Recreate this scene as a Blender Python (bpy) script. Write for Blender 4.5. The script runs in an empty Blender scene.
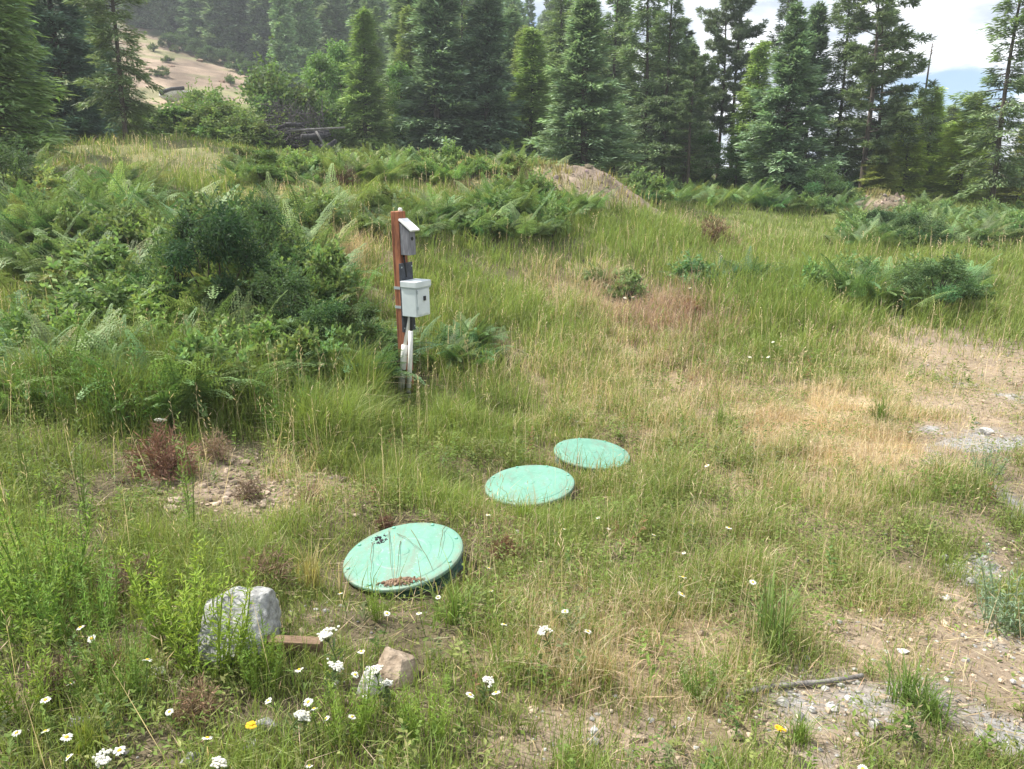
import bpy, math
import numpy as np
from mathutils import Vector, Matrix

sc = bpy.context.scene
COL = sc.collection
rng = np.random.default_rng(7)
rad = math.radians

# ------------------------------------------------------------------ camera constants
F = 773.0
PITCH = rad(14.0)
CP, SP = math.cos(PITCH), math.sin(PITCH)
EYE = 1.8


def slope(v):
    y = (384.5 - v) / F
    return (-SP + y * CP) / (CP + y * SP)


def xof(u, v, Y):
    y = (384.5 - v) / F
    return (u - 512.0) / F * Y / (CP + y * SP)


def at(u, v, Y):
    """world point seen at photo position (u, v), Y metres ahead"""
    return np.array([xof(u, v, Y), Y, EYE + slope(v) * Y])


# ------------------------------------------------------------------ noise
def vnoise(x, y, seed=0):
    x = np.asarray(x, float); y = np.asarray(y, float)
    xi = np.floor(x).astype(np.int64); yi = np.floor(y).astype(np.int64)
    fx = x - xi; fy = y - yi
    fx = fx * fx * (3 - 2 * fx); fy = fy * fy * (3 - 2 * fy)

    def h(a, b):
        n = (a * 374761393 + b * 668265263 + seed * 1442695041) & 0x7fffffff
        n = ((n ^ (n >> 13)) * 1274126177) & 0x7fffffff
        n = n ^ (n >> 16)
        return (n & 0xffff) / 65535.0
    return (h(xi, yi) * (1 - fx) + h(xi + 1, yi) * fx) * (1 - fy) + (h(xi, yi + 1) * (1 - fx) + h(xi + 1, yi + 1) * fx) * fy


def fbm(x, y, seed=0, o=3):
    s = 0; a = 0.5; t = 0
    for i in range(o):
        s = s + a * vnoise(np.asarray(x) * 2 ** i, np.asarray(y) * 2 ** i, seed + i * 17); t += a; a *= .5
    return s / t


# ------------------------------------------------------------------ terrain
_cp = []


def cpt(u, v, Y):
    p = at(u, v, Y); _cp.append(tuple(p))


for x, y, z in [(-2, 1, .08), (2, 1, .02), (0, 1, .0), (0, -2, .0), (-6, -1, .3), (6, -1, .0), (-3, 0, .1), (3, 0, 0),
                (0, -20, .3), (-25, -10, 2.0), (25, -10, -.3), (-12, 4, 1.0), (9, 5, -.05), (14, 8, .0), (22, 14, .2),
                (-20, 10, 2.4), (-26, 22, 4.2), (30, 27, .7),
                (-25, 40, 5.6), (-10, 40, 4.2), (3, 40, 2.4), (18, 40, 1.6), (40, 40, .8),
                (-26, 52, 7.2), (-14, 52, 6.6), (0, 55, 4.0), (20, 55, 2.0), (60, 60, .5),
                (-60, 50, 11), (-60, 100, 27), (-20, 100, 19.0), (0, 100, 11), (14, 100, 6), (26, 100, 3), (45, 100, 1.5),
                (-90, 150, 46), (-45, 150, 37), (0, 150, 20), (25, 150, 7), (60, 150, 1.0), (110, 150, 1.0),
                (-200, 60, 40), (-250, 200, 80), (-100, 260, 70), (0, 260, 36), (60, 260, 6), (150, 260, 8), (120, 60, 0),
                (250, 400, 30), (300, 400, 36), (120, 400, 14), (0, 400, 40), (-200, 400, 90), (300, 100, 2), (400, 250, 20),
                (400, -60, 0), (-400, -60, 30), (0, -100, 2), (-400, 400, 110), (400, 400, 40)]:
    _cp.append((x, y, z))
for a in [(403, 575, 3.3), (529, 495, 4.62), (592, 462, 5.4), (402, 394, 7.0), (700, 400, 7.1), (850, 430, 6.0), (1000, 500, 4.4),
          (950, 620, 3.05), (900, 350, 9.0), (1020, 310, 11.5), (700, 300, 11.5), (550, 300, 11.5), (850, 250, 17), (700, 230, 20),
          (1000, 262, 16), (900, 208, 27), (780, 198, 28), (1020, 216, 27), (660, 198, 26), (400, 205, 15), (450, 255, 12), (340, 270, 10),
          (300, 212, 14), (400, 168, 20), (310, 158, 25), (315, 172, 20), (295, 166, 22), (340, 170, 22), (480, 170, 20), (575, 200, 18.5), (640, 198, 20), (560, 175, 25),
          (50, 163, 18), (100, 148, 22), (20, 250, 11), (20, 362, 6.6), (150, 430, 5.0), (100, 305, 9), (220, 305, 9),
          (30, 550, 3.35), (250, 480, 4.4), (130, 700, 2.35), (220, 146, 22), (180, 97, 50), (155, 40, 86), (255, 72, 80), (160, 66, 68), (215, 100, 58)]:
    cpt(*a)
_cp = np.array(_cp)


def _phi(r2):
    return np.sqrt(r2 + 4.0)


def _solve():
    n = len(_cp)
    d2 = ((_cp[:, None, :2] - _cp[None, :, :2]) ** 2).sum(-1)
    A = np.zeros((n + 3, n + 3))
    A[:n, :n] = _phi(d2) - np.eye(n) * 0.05
    A[:n, n] = 1; A[:n, n + 1:] = _cp[:, :2]
    A[n, :n] = 1; A[n + 1:, :n] = _cp[:, :2].T
    b = np.zeros(n + 3); b[:n] = _cp[:, 2]
    return np.linalg.solve(A, b)


_w = _solve()


LIDPOS = [(at(403, 553, 3.54), .33), (at(529.5, 483, 4.80), .33), (at(592, 452, 5.62), .32)]


def H(x, y):
    x = np.atleast_1d(np.asarray(x, float)); y = np.atleast_1d(np.asarray(y, float))
    shp = x.shape; x = x.ravel(); y = y.ravel()
    out = np.empty(len(x)); n = len(_cp)
    for i in range(0, len(x), 40000):
        a = x[i:i + 40000, None]; b = y[i:i + 40000, None]
        r2 = (a - _cp[None, :, 0]) ** 2 + (b - _cp[None, :, 1]) ** 2
        out[i:i + 40000] = _phi(r2) @ _w[:n] + _w[n] + a[:, 0] * _w[n + 1] + b[:, 0] * _w[n + 2]
    for lp, lr in LIDPOS:
        k = np.clip(1 - (np.hypot(x - lp[0], y - lp[1]) - lr) / .35, 0, 1); k = k * k * (3 - 2 * k)
        out = out * (1 - k) + (lp[2] - .085) * k
    dist = np.hypot(x, y)
    amp = np.clip(dist / 12, .35, 2.5)
    near_lid = np.minimum.reduce([np.hypot(x - lp[0], y - lp[1]) for lp, _ in LIDPOS])
    amp = amp * np.clip(near_lid - .2, .12, 1)
    out += (fbm(x * .9, y * .9, 3, 3) - .5) * .16 * amp
    out += (fbm(x * 5, y * 5, 9, 2) - .5) * .035
    return out.reshape(shp)


def Hs(x, y):
    return float(H(x, y)[0])


_Ys = np.concatenate([np.arange(1.4, 12, .03), np.arange(12, 50, .1), np.arange(50, 200, .5)])


def G(u, v):
    """ground point seen at photo position (u, v)"""
    y = (384.5 - v) / F
    X = (u - 512.0) / F * _Ys / (CP + y * SP)
    d = EYE + slope(v) * _Ys - H(X, _Ys)
    k = np.argmax(d < 0) if (d < 0).any() else len(_Ys) - 1
    return np.array([X[k], _Ys[k], Hs(X[k], _Ys[k])])


class Blob:
    def __init__(s, u, v, ru, rv, k=1.0):
        c = G(u, v); a = G(u, v - rv); b = G(u, v + rv)
        s.x, s.y = c[0], c[1]
        s.rx = ru * c[1] / .97 / F; s.ry = max((a[1] - b[1]) / 2, .1); s.k = k

    def __call__(s, x, y):
        q = ((x - s.x) / s.rx) ** 2 + ((y - s.y) / s.ry) ** 2
        return s.k * np.exp(-q * q * .7)


def zone(blobs, x, y):
    m = 0
    wx = x + (fbm(x * 2.1, y * 2.1, 31) - .5) * .9; wy = y + (fbm(x * 2.1, y * 2.1, 77) - .5) * .9
    for b in blobs:
        m = np.maximum(m, b(wx, wy))
    return m


Z_DIRT = [Blob(1015, 480, 45, 70, .85), Blob(1000, 420, 60, 40, .9), Blob(975, 545, 60, 40, .6), Blob(1005, 365, 110, 50, 1), Blob(960, 640, 100, 70, .95), Blob(850, 735, 150, 50, 1), Blob(1000, 740, 150, 60, 1), Blob(270, 492, 70, 35, .75),
          Blob(120, 640, 70, 40, .55), Blob(130, 730, 120, 60, .4), Blob(560, 735, 130, 45, .7), Blob(985, 440, 50, 22, .95), Blob(1000, 570, 50, 30, .9), Blob(15, 372, 30, 30, .9), Blob(40, 178, 50, 14, .8),
          Blob(400, 175, 40, 8, .6), Blob(200, 470, 60, 40, .6), Blob(610, 600, 70, 50, .35), Blob(330, 620, 60, 40, .5)]
Z_GRAVEL = [Blob(1020, 500, 25, 60, .8), Blob(1020, 400, 30, 40, .6), Blob(985, 440, 40, 13, 1), Blob(975, 745, 110, 35, 1), Blob(985, 575, 45, 22, .9), Blob(830, 720, 150, 45, .5), Blob(1010, 650, 60, 50, .5)]
Z_TAN = [Blob(840, 425, 115, 48, 1.15), Blob(935, 400, 90, 40, .85), Blob(340, 262, 36, 24, 1.1), Blob(955, 375, 100, 40, .8), Blob(590, 300, 70, 28, .65), Blob(660, 400, 130, 70, .6),
         Blob(470, 175, 60, 12, .7), Blob(300, 200, 40, 20, .5), Blob(630, 640, 140, 65, .72), Blob(140, 150, 120, 10, .2), Blob(270, 490, 70, 40, .6), Blob(800, 480, 90, 40, .6),
         Blob(760, 560, 110, 60, .4), Blob(870, 640, 80, 60, .55), Blob(520, 380, 60, 30, .35)]
Z_RED = [Blob(655, 318, 65, 28, 1.2), Blob(690, 370, 50, 30, .55), Blob(500, 545, 50, 28, .6), Blob(710, 235, 30, 10, .5), Blob(130, 650, 50, 30, .4)]
Z_LUSH = [Blob(800, 305, 90, 30, 1), Blob(540, 330, 70, 25, .6), Blob(200, 390, 200, 70, 1.1), Blob(470, 400, 60, 40, .7), Blob(950, 500, 90, 40, .7), Blob(620, 240, 90, 30, .8),
          Blob(710, 500, 60, 50, .5), Blob(900, 330, 70, 15, .5), Blob(330, 430, 60, 50, .6), Blob(450, 600, 25, 30, .8)]
Z_SHORT = [Blob(330, 168, 130, 14, 1), Blob(840, 430, 120, 60, .8), Blob(960, 420, 130, 70, 1), Blob(900, 540, 160, 80, .8), Blob(950, 690, 140, 90, .8)]
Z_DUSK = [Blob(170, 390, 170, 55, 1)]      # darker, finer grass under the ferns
Z_TALL = [Blob(190, 395, 150, 40, .35), Blob(60, 340, 100, 50, .3), Blob(330, 420, 60, 50, .6), Blob(800, 300, 150, 30, .4)]

# ------------------------------------------------------------------ materials
MATS = {}


def node_mat(name):
    m = bpy.data.materials.new(name); m.use_nodes = True
    nt = m.node_tree; nt.nodes.clear()
    out = nt.nodes.new('ShaderNodeOutputMaterial')
    MATS[name] = m
    return m, nt, out


def leaf_mat(name, trans=.35, rough=.55, noise=.25, spec=.25):
    m, nt, out = node_mat(name)
    N = nt.nodes.new; L = nt.links.new
    at_ = N('ShaderNodeAttribute'); at_.attribute_name = 'Col'
    oi = N('ShaderNodeObjectInfo')
    mul = N('ShaderNodeMix'); mul.data_type = 'RGBA'; mul.blend_type = 'MULTIPLY'; mul.inputs[0].default_value = 1
    L(at_.outputs['Color'], mul.inputs[6]); L(oi.outputs['Color'], mul.inputs[7])
    geo = N('ShaderNodeNewGeometry')
    nz = N('ShaderNodeTexNoise'); nz.inputs['Scale'].default_value = 1.6; nz.inputs['Detail'].default_value = 3
    L(geo.outputs['Position'], nz.inputs['Vector'])
    mr = N('ShaderNodeMapRange'); mr.inputs[3].default_value = 1 - noise; mr.inputs[4].default_value = 1 + noise
    mr.inputs[1].default_value = .3; mr.inputs[2].default_value = .7
    L(nz.outputs['Fac'], mr.inputs[0])
    m2 = N('ShaderNodeMix'); m2.data_type = 'RGBA'; m2.blend_type = 'MULTIPLY'; m2.inputs[0].default_value = 1
    L(mul.outputs[2], m2.inputs[6]); L(mr.outputs[0], m2.inputs[7])
    p = N('ShaderNodeBsdfPrincipled'); p.inputs['Roughness'].default_value = rough
    p.inputs['Specular IOR Level'].default_value = spec
    L(m2.outputs[2], p.inputs['Base Color'])
    t = N('ShaderNodeBsdfTranslucent')
    tc = N('ShaderNodeMix'); tc.data_type = 'RGBA'; tc.blend_type = 'MULTIPLY'; tc.inputs[0].default_value = 1
    tc.inputs[7].default_value = (1.15, 1.2, .7, 1)
    L(m2.outputs[2], tc.inputs[6]); L(tc.outputs[2], t.inputs['Color'])
    mix = N('ShaderNodeMixShader'); mix.inputs[0].default_value = trans
    L(p.outputs[0], mix.inputs[1]); L(t.outputs[0], mix.inputs[2])
    L(mix.outputs[0], out.inputs[0])
    return m


def solid_mat(name, c1, c2, scale=8, rough=.8, bump=.3, detail=6, spec=.3, coord='Object', stretch=(1, 1, 1), bscale=None, attr=False, p1=.35, p2=.65):
    m, nt, out = node_mat(name)
    N = nt.nodes.new; L = nt.links.new
    tc = N('ShaderNodeTexCoord'); mp = N('ShaderNodeMapping'); mp.inputs['Scale'].default_value = stretch
    L(tc.outputs[coord], mp.inputs['Vector'])
    nz = N('ShaderNodeTexNoise'); nz.inputs['Scale'].default_value = scale; nz.inputs['Detail'].default_value = detail; nz.inputs['Roughness'].default_value = .65
    L(mp.outputs[0], nz.inputs['Vector'])
    cr = N('ShaderNodeValToRGB'); cr.color_ramp.elements[0].position = p1; cr.color_ramp.elements[1].position = p2
    cr.color_ramp.elements[0].color = (*c1, 1); cr.color_ramp.elements[1].color = (*c2, 1)
    L(nz.outputs['Fac'], cr.inputs[0])
    p = N('ShaderNodeBsdfPrincipled'); p.inputs['Roughness'].default_value = rough; p.inputs['Specular IOR Level'].default_value = spec
    oi = N('ShaderNodeObjectInfo')
    mul = N('ShaderNodeMix'); mul.data_type = 'RGBA'; mul.blend_type = 'MULTIPLY'; mul.inputs[0].default_value = 1
    L(cr.outputs[0], mul.inputs[6]); L(oi.outputs['Color'], mul.inputs[7])
    L(mul.outputs[2], p.inputs['Base Color'])
    nb = N('ShaderNodeTexNoise'); nb.inputs['Scale'].default_value = bscale or scale * 3; nb.inputs['Detail'].default_value = 6
    L(mp.outputs[0], nb.inputs['Vector'])
    b = N('ShaderNodeBump'); b.inputs['Strength'].default_value = bump; b.inputs['Distance'].default_value = .02
    L(nb.outputs['Fac'], b.inputs['Height']); L(b.outputs[0], p.inputs['Normal'])
    L(p.outputs[0], out.inputs[0])
    return m


M_GRASS = leaf_mat('grass_blade', .38, .55, .12)
M_FERN = leaf_mat('fern_leaf', .30, .55, .2, .22)
M_LEAF = leaf_mat('shrub_leaf', .34, .6, .18, .15)
M_NEEDLE = leaf_mat('needles', .22, .55, .22, .25)
M_PETAL = leaf_mat('petal', .25, .6, .02)
M_TWIG = leaf_mat('dry_twig', .08, .8, .15, .1)
M_BARK = solid_mat('bark', (.05, .04, .032), (.13, .105, .085), 6, .9, .6, stretch=(3, 3, .6))
M_CHAR = solid_mat('charred_wood', (.018, .018, .02), (.075, .07, .075), 6, .85, .5, stretch=(3, 3, 1))
M_PALEWOOD = solid_mat('weathered_wood', (.22, .19, .16), (.42, .38, .33), 5, .85, .5, stretch=(1, 8, 8))
M_REDWOOD = solid_mat('post_wood', (.12, .045, .025), (.40, .155, .075), 5, .75, .35, stretch=(6, 6, .7))
M_BOARD = solid_mat('backing_board', (.028, .031, .038), (.07, .075, .085), 14, .7, .3)
M_GREYWOOD = solid_mat('grey_weathered_wood', (.13, .13, .145), (.23, .23, .25), 12, .85, .3, stretch=(5, 5, .8))
M_ROOF = solid_mat('pale_metal_roof', (.68, .69, .68), (.82, .82, .8), 12, .45, .1)
M_BOX = solid_mat('grey_enamel', (.5, .55, .56), (.6, .65, .655), 5, .42, .05, spec=.5)
M_BOXTRIM = solid_mat('grey_enamel_trim', (.3, .35, .36), (.4, .45, .46), 5, .45, .05, spec=.5)
M_BLACK = solid_mat('black_rubber', (.012, .012, .012), (.03, .03, .03), 20, .6, .1)
M_PVC = solid_mat('pale_pvc', (.58, .57, .52), (.74, .73, .69), 9, .45, .08, spec=.5)
M_ROCKG = solid_mat('granite', (.15, .15, .145), (.42, .42, .40), 22, .9, .8, bscale=30)
M_ROCKT = solid_mat('tan_stone', (.2, .15, .105), (.4, .32, .24), 12, .9, .8, bscale=26)
M_ROCKW = solid_mat('pale_stone', (.42, .4, .37), (.68, .66, .62), 12, .85, .6, bscale=30)
M_PLANK = solid_mat('plank_wood', (.11, .07, .042), (.24, .16, .105), 5, .85, .4, stretch=(1, 9, 9))
M_DIRT = solid_mat('dirt_crust', (.13, .075, .045), (.34, .24, .17), 18, .95, .8)
M_STEEL = solid_mat('dull_bolt', (.12, .34, .24), (.17, .42, .31), 20, .5, .1)


def lid_material():
    m, nt, out = node_mat('green_fibreglass')
    N = nt.nodes.new; L = nt.links.new
    tc = N('ShaderNodeTexCoord'); oi = N('ShaderNodeObjectInfo')
    ad = N('ShaderNodeVectorMath'); ad.operation = 'ADD'
    L(tc.outputs['Object'], ad.inputs[0]); L(oi.outputs['Random'], ad.inputs[1])
    n1 = N('ShaderNodeTexNoise'); n1.inputs['Scale'].default_value = 7; n1.inputs['Detail'].default_value = 8; n1.inputs['Roughness'].default_value = .7
    L(ad.outputs[0], n1.inputs['Vector'])
    cr = N('ShaderNodeValToRGB')
    e = cr.color_ramp.elements
    e[0].position = .3; e[0].color = (.088, .225, .162, 1); e[1].position = .7; e[1].color = (.145, .32, .238, 1)
    L(n1.outputs['Fac'], cr.inputs[0])
    # streaks of dried dirt
    n2 = N('ShaderNodeTexNoise'); n2.inputs['Scale'].default_value = 3.2; n2.inputs['Detail'].default_value = 10; n2.inputs['Roughness'].default_value = .78
    mp = N('ShaderNodeMapping'); mp.inputs['Scale'].default_value = (4.0, 1.3, 1)
    L(ad.outputs[0], mp.inputs['Vector']); L(mp.outputs[0], n2.inputs['Vector'])
    mr = N('ShaderNodeMapRange'); mr.inputs[1].default_value = .5; mr.inputs[2].default_value = .62; mr.inputs[4].default_value = .85
    L(n2.outputs['Fac'], mr.inputs[0])
    mix = N('ShaderNodeMix'); mix.data_type = 'RGBA'; mix.inputs[7].default_value = (.14, .2, .15, 1)
    L(mr.outputs[0], mix.inputs[0]); L(cr.outputs[0], mix.inputs[6])
    ln = N('ShaderNodeVectorMath'); ln.operation = 'LENGTH'; L(tc.outputs['Object'], ln.inputs[0])
    rm = N('ShaderNodeMapRange'); rm.inputs[1].default_value = .2; rm.inputs[2].default_value = .31; rm.inputs[3].default_value = -.12; rm.inputs[4].default_value = .2
    L(ln.outputs['Value'], rm.inputs[0])
    n5 = N('ShaderNodeTexNoise'); n5.inputs['Scale'].default_value = 9; n5.inputs['Detail'].default_value = 9; n5.inputs['Roughness'].default_value = .75; L(ad.outputs[0], n5.inputs['Vector'])
    sm = N('ShaderNodeMath'); sm.operation = 'ADD'; L(n5.outputs['Fac'], sm.inputs[0]); L(rm.outputs[0], sm.inputs[1])
    m5 = N('ShaderNodeMapRange'); m5.inputs[1].default_value = .58; m5.inputs[2].default_value = .78; m5.inputs[4].default_value = .6; L(sm.outputs[0], m5.inputs[0])
    mx5 = N('ShaderNodeMix'); mx5.data_type = 'RGBA'; mx5.inputs[7].default_value = (.17, .17, .115, 1); L(m5.outputs[0], mx5.inputs[0]); L(mix.outputs[2], mx5.inputs[6]); mix = mx5
    n3 = N('ShaderNodeTexNoise'); n3.inputs['Scale'].default_value = 60; n3.inputs['Detail'].default_value = 3
    L(ad.outputs[0], n3.inputs['Vector'])
    m3 = N('ShaderNodeMapRange'); m3.inputs[1].default_value = .63; m3.inputs[2].default_value = .72; m3.inputs[4].default_value = .5
    L(n3.outputs['Fac'], m3.inputs[0])
    mix2 = N('ShaderNodeMix'); mix2.data_type = 'RGBA'; mix2.inputs[7].default_value = (.3, .46, .38, 1)
    L(m3.outputs[0], mix2.inputs[0]); L(mix.outputs[2], mix2.inputs[6])
    p = N('ShaderNodeBsdfPrincipled'); p.inputs['Roughness'].default_value = .55
    L(mix2.outputs[2], p.inputs['Base Color'])
    b = N('ShaderNodeBump'); b.inputs['Strength'].default_value = .25; b.inputs['Distance'].default_value = .005
    L(n1.outputs['Fac'], b.inputs['Height']); L(b.outputs[0], p.inputs['Normal'])
    L(p.outputs[0], out.inputs[0])
    return m


M_LID = lid_material()


def ground_material():
    m, nt, out = node_mat('earth')
    N = nt.nodes.new; L = nt.links.new
    a = N('ShaderNodeAttribute'); a.attribute_name = 'Col'
    geo = N('ShaderNodeNewGeometry')
    n = N('ShaderNodeTexNoise'); n.inputs['Scale'].default_value = 14; n.inputs['Detail'].default_value = 9; n.inputs['Roughness'].default_value = .75
    L(geo.outputs['Position'], n.inputs['Vector'])
    mr = N('ShaderNodeMapRange'); mr.inputs[1].default_value = .3; mr.inputs[2].default_value = .7; mr.inputs[3].default_value = .55; mr.inputs[4].default_value = 1.45
    L(n.outputs['Fac'], mr.inputs[0])
    m2 = N('ShaderNodeMix'); m2.data_type = 'RGBA'; m2.blend_type = 'MULTIPLY'; m2.inputs[0].default_value = 1
    L(a.outputs['Color'], m2.inputs[6]); L(mr.outputs[0], m2.inputs[7])
    nl = N('ShaderNodeTexNoise'); nl.inputs['Scale'].default_value = .35; nl.inputs['Detail'].default_value = 10; nl.inputs['Roughness'].default_value = .72
    L(geo.outputs['Position'], nl.inputs['Vector'])
    mr2 = N('ShaderNodeMapRange'); mr2.inputs[1].default_value = .35; mr2.inputs[2].default_value = .65; mr2.inputs[3].default_value = .62; mr2.inputs[4].default_value = 1.3
    L(nl.outputs['Fac'], mr2.inputs[0])
    base = m2.outputs[2]
    vg = N('ShaderNodeTexVoronoi'); vg.inputs['Scale'].default_value = 55
    L(geo.outputs['Position'], vg.inputs['Vector'])
    nm_ = N('ShaderNodeTexNoise'); nm_.inputs['Scale'].default_value = 5; nm_.inputs['Detail'].default_value = 8; nm_.inputs['Roughness'].default_value = .7
    L(geo.outputs['Position'], nm_.inputs['Vector'])
    for an, lo, hi in (('Dirt', (.17, .125, .085, 1), (.33, .265, .195, 1)), ('Gravel', (.16, .155, .15, 1), (.42, .41, .4, 1))):
        aa = N('ShaderNodeAttribute'); aa.attribute_name = an
        ma = N('ShaderNodeMath'); ma.operation = 'MULTIPLY_ADD'; ma.inputs[1].default_value = 1.5
        L(nm_.outputs['Fac'], ma.inputs[0]); 
        sb_ = N('ShaderNodeMath'); sb_.operation = 'ADD'; sb_.inputs[1].default_value = -.75
        L(aa.outputs['Fac'], sb_.inputs[0]); L(sb_.outputs[0], ma.inputs[2])
        fr = N('ShaderNodeMapRange'); fr.inputs[1].default_value = .3; fr.inputs[2].default_value = .72
        L(ma.outputs[0], fr.inputs[0])
        # no bare soil where there is none at all
        fm = N('ShaderNodeMapRange'); fm.inputs[1].default_value = .05; fm.inputs[2].default_value = .3; L(aa.outputs['Fac'], fm.inputs[0])
        fx = N('ShaderNodeMath'); fx.operation = 'MULTIPLY'; L(fr.outputs[0], fx.inputs[0]); L(fm.outputs[0], fx.inputs[1])
        sx = N('ShaderNodeSeparateColor'); L(vg.outputs['Color'], sx.inputs[0])
        rp = N('ShaderNodeMix'); rp.data_type = 'RGBA'; rp.inputs[6].default_value = lo; rp.inputs[7].default_value = hi
        av = N('ShaderNodeMath'); av.operation = 'MULTIPLY_ADD'; av.inputs[1].default_value = .5; L(sx.outputs[0], av.inputs[0])
        hv = N('ShaderNodeMath'); hv.operation = 'MULTIPLY'; hv.inputs[1].default_value = .6; L(n.outputs['Fac'], hv.inputs[0]); L(hv.outputs[0], av.inputs[2])
        L(av.outputs[0], rp.inputs[0])
        mm = N('ShaderNodeMix'); mm.data_type = 'RGBA'; L(fx.outputs[0], mm.inputs[0]); L(base, mm.inputs[6]); L(rp.outputs[2], mm.inputs[7])
        base = mm.outputs[2]
    m3 = N('ShaderNodeMix'); m3.data_type = 'RGBA'; m3.blend_type = 'MULTIPLY'; m3.inputs[0].default_value = 1
    L(base, m3.inputs[6]); L(mr2.outputs[0], m3.inputs[7])
    p = N('ShaderNodeBsdfPrincipled'); p.inputs['Roughness'].default_value = .95; p.inputs['Specular IOR Level'].default_value = .15
    L(m3.outputs[2], p.inputs['Base Color'])
    vb = N('ShaderNodeTexVoronoi'); vb.inputs['Scale'].default_value = 40
    L(geo.outputs['Position'], vb.inputs['Vector'])
    b = N('ShaderNodeBump'); b.inputs['Strength'].default_value = .7; b.inputs['Distance'].default_value = .03
    L(n.outputs['Fac'], b.inputs['Height'])
    b2 = N('ShaderNodeBump'); b2.inputs['Strength'].default_value = .35; b2.inputs['Distance'].default_value = .012
    L(vb.outputs['Distance'], b2.inputs['Height']); L(b.outputs[0], b2.inputs['Normal'])
    L(b2.outputs[0], p.inputs['Normal'])
    L(p.outputs[0], out.inputs[0])
    return m


M_GROUND = ground_material()


# ------------------------------------------------------------------ mesh helpers
class MB:
    """collects triangles/quads with a colour per vertex; builds ONE mesh"""

    def __init__(s):
        s.V = []; s.T = []; s.Q = []; s.C = []; s.n = 0

    def add(s, V, T=None, Q=None, C=(1, 1, 1)):
        V = np.asarray(V, float).reshape(-1, 3)
        C = np.asarray(C, float)
        if C.ndim == 1: C = np.tile(C, (len(V), 1))
        if T is not None and len(T): s.T.append(np.asarray(T, np.int64).reshape(-1, 3) + s.n)
        if Q is not None and len(Q): s.Q.append(np.asarray(Q, np.int64).reshape(-1, 4) + s.n)
        s.V.append(V); s.C.append(C); s.n += len(V)

    def rhombs(s, B, D, S, L, W, C, droop=0.0, mid=.45):
        B = np.asarray(B, float); n = len(B)
        if n == 0: return
        L = np.broadcast_to(L, (n,))[:, None]; W = np.broadcast_to(W, (n,))[:, None]
        C = np.broadcast_to(C, (n, 3))
        m = B + D * L * mid
        tip = B + D * L; tip = tip.copy(); tip[:, 2] -= (droop * L[:, 0])
        V = np.stack([B, m + S * W / 2, tip, m - S * W / 2], 1).reshape(-1, 3)
        i = np.arange(n)[:, None] * 4
        T = np.concatenate([i + [[0, 1, 2]], i + [[0, 2, 3]]], 0)
        s.add(V, T, None, np.repeat(C, 4, 0))

    def tube(s, P, R, C=(1, 1, 1), n=6, cap=True):
        P = np.asarray(P, float); k = len(P); R = np.broadcast_to(R, (k,))
        T = np.gradient(P, axis=0); T /= np.linalg.norm(T, axis=1)[:, None] + 1e-9
        up = np.array([0, 0, 1.]) if abs(T[0, 2]) < .9 else np.array([1., 0, 0])
        A = np.cross(T, up); A /= np.linalg.norm(A, axis=1)[:, None] + 1e-9
        Bn = np.cross(T, A)
        th = np.arange(n) / n * 2 * math.pi
        V = (P[:, None] + R[:, None, None] * (A[:, None] * np.cos(th)[None, :, None] + Bn[:, None] * np.sin(th)[None, :, None])).reshape(-1, 3)
        Q = []
        for i in range(k - 1):
            for j in range(n):
                Q.append((i * n + j, i * n + (j + 1) % n, (i + 1) * n + (j + 1) % n, (i + 1) * n + j))
        Tn = []
        V = list(V)
        if cap:
            V.append(P[0]); V.append(P[-1]); a = k * n
            for j in range(n):
                Tn.append((a, (j + 1) % n, j)); Tn.append((a + 1, (k - 1) * n + j, (k - 1) * n + (j + 1) % n))
        s.add(V, Tn, Q, C)

    def box(s, x0, x1, y0, y1, z0, z1, C=(1, 1, 1), M=None):
        V = np.array([(x, y, z) for z in (z0, z1) for y in (y0, y1) for x in (x0, x1)], float)
        if M is not None: V = np.array([tuple(M @ Vector(v)) for v in V])
        s.add(V, None, [(0, 2, 3, 1), (4, 5, 7, 6), (0, 1, 5, 4), (1, 3, 7, 5), (3, 2, 6, 7), (2, 0, 4, 6)], C)

    def mesh(s, name, mat, smooth=False):
        V = np.concatenate(s.V); C = np.concatenate(s.C)
        T = np.concatenate(s.T) if s.T else np.zeros((0, 3), np.int64)
        Q = np.concatenate(s.Q) if s.Q else np.zeros((0, 4), np.int64)
        me = bpy.data.meshes.new(name)
        me.vertices.add(len(V)); me.vertices.foreach_set('co', V.astype(np.float32).ravel())
        nl = len(T) * 3 + len(Q) * 4
        me.loops.add(nl); me.loops.foreach_set('vertex_index', np.concatenate([T.ravel(), Q.ravel()]).astype(np.int32))
        nf = len(T) + len(Q)
        me.polygons.add(nf)
        st = np.concatenate([np.arange(len(T)) * 3, len(T) * 3 + np.arange(len(Q)) * 4]).astype(np.int32)
        me.polygons.foreach_set('loop_start', st)
        me.polygons.foreach_set('use_smooth', np.full(nf, smooth))
        a = me.attributes.new('Col', 'FLOAT_COLOR', 'POINT')
        a.data.foreach_set('color', np.concatenate([C, np.ones((len(C), 1))], 1).astype(np.float32).ravel())
        me.update(calc_edges=True)
        me.materials.append(mat)
        return me


def link(name, me, parent=None, loc=(0, 0, 0)):
    o = bpy.data.objects.new(name, me); COL.objects.link(o)
    o.location = loc
    if parent: o.parent = parent
    return o


def obj(name, mb, mat, parent=None, loc=(0, 0, 0), smooth=False, bevel=0):
    o = link(name, mb.mesh(name, mat, smooth), parent, loc)
    if bevel:
        b = o.modifiers.new('Bevel', 'BEVEL'); b.width = bevel; b.segments = 2; b.limit_method = 'ANGLE'
    return o


def tag(o, label=None, cat=None, group=None, kind=None):
    if label: o['label'] = label
    if cat: o['category'] = cat
    if group: o['group'] = group
    if kind: o['kind'] = kind
    return o


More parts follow.
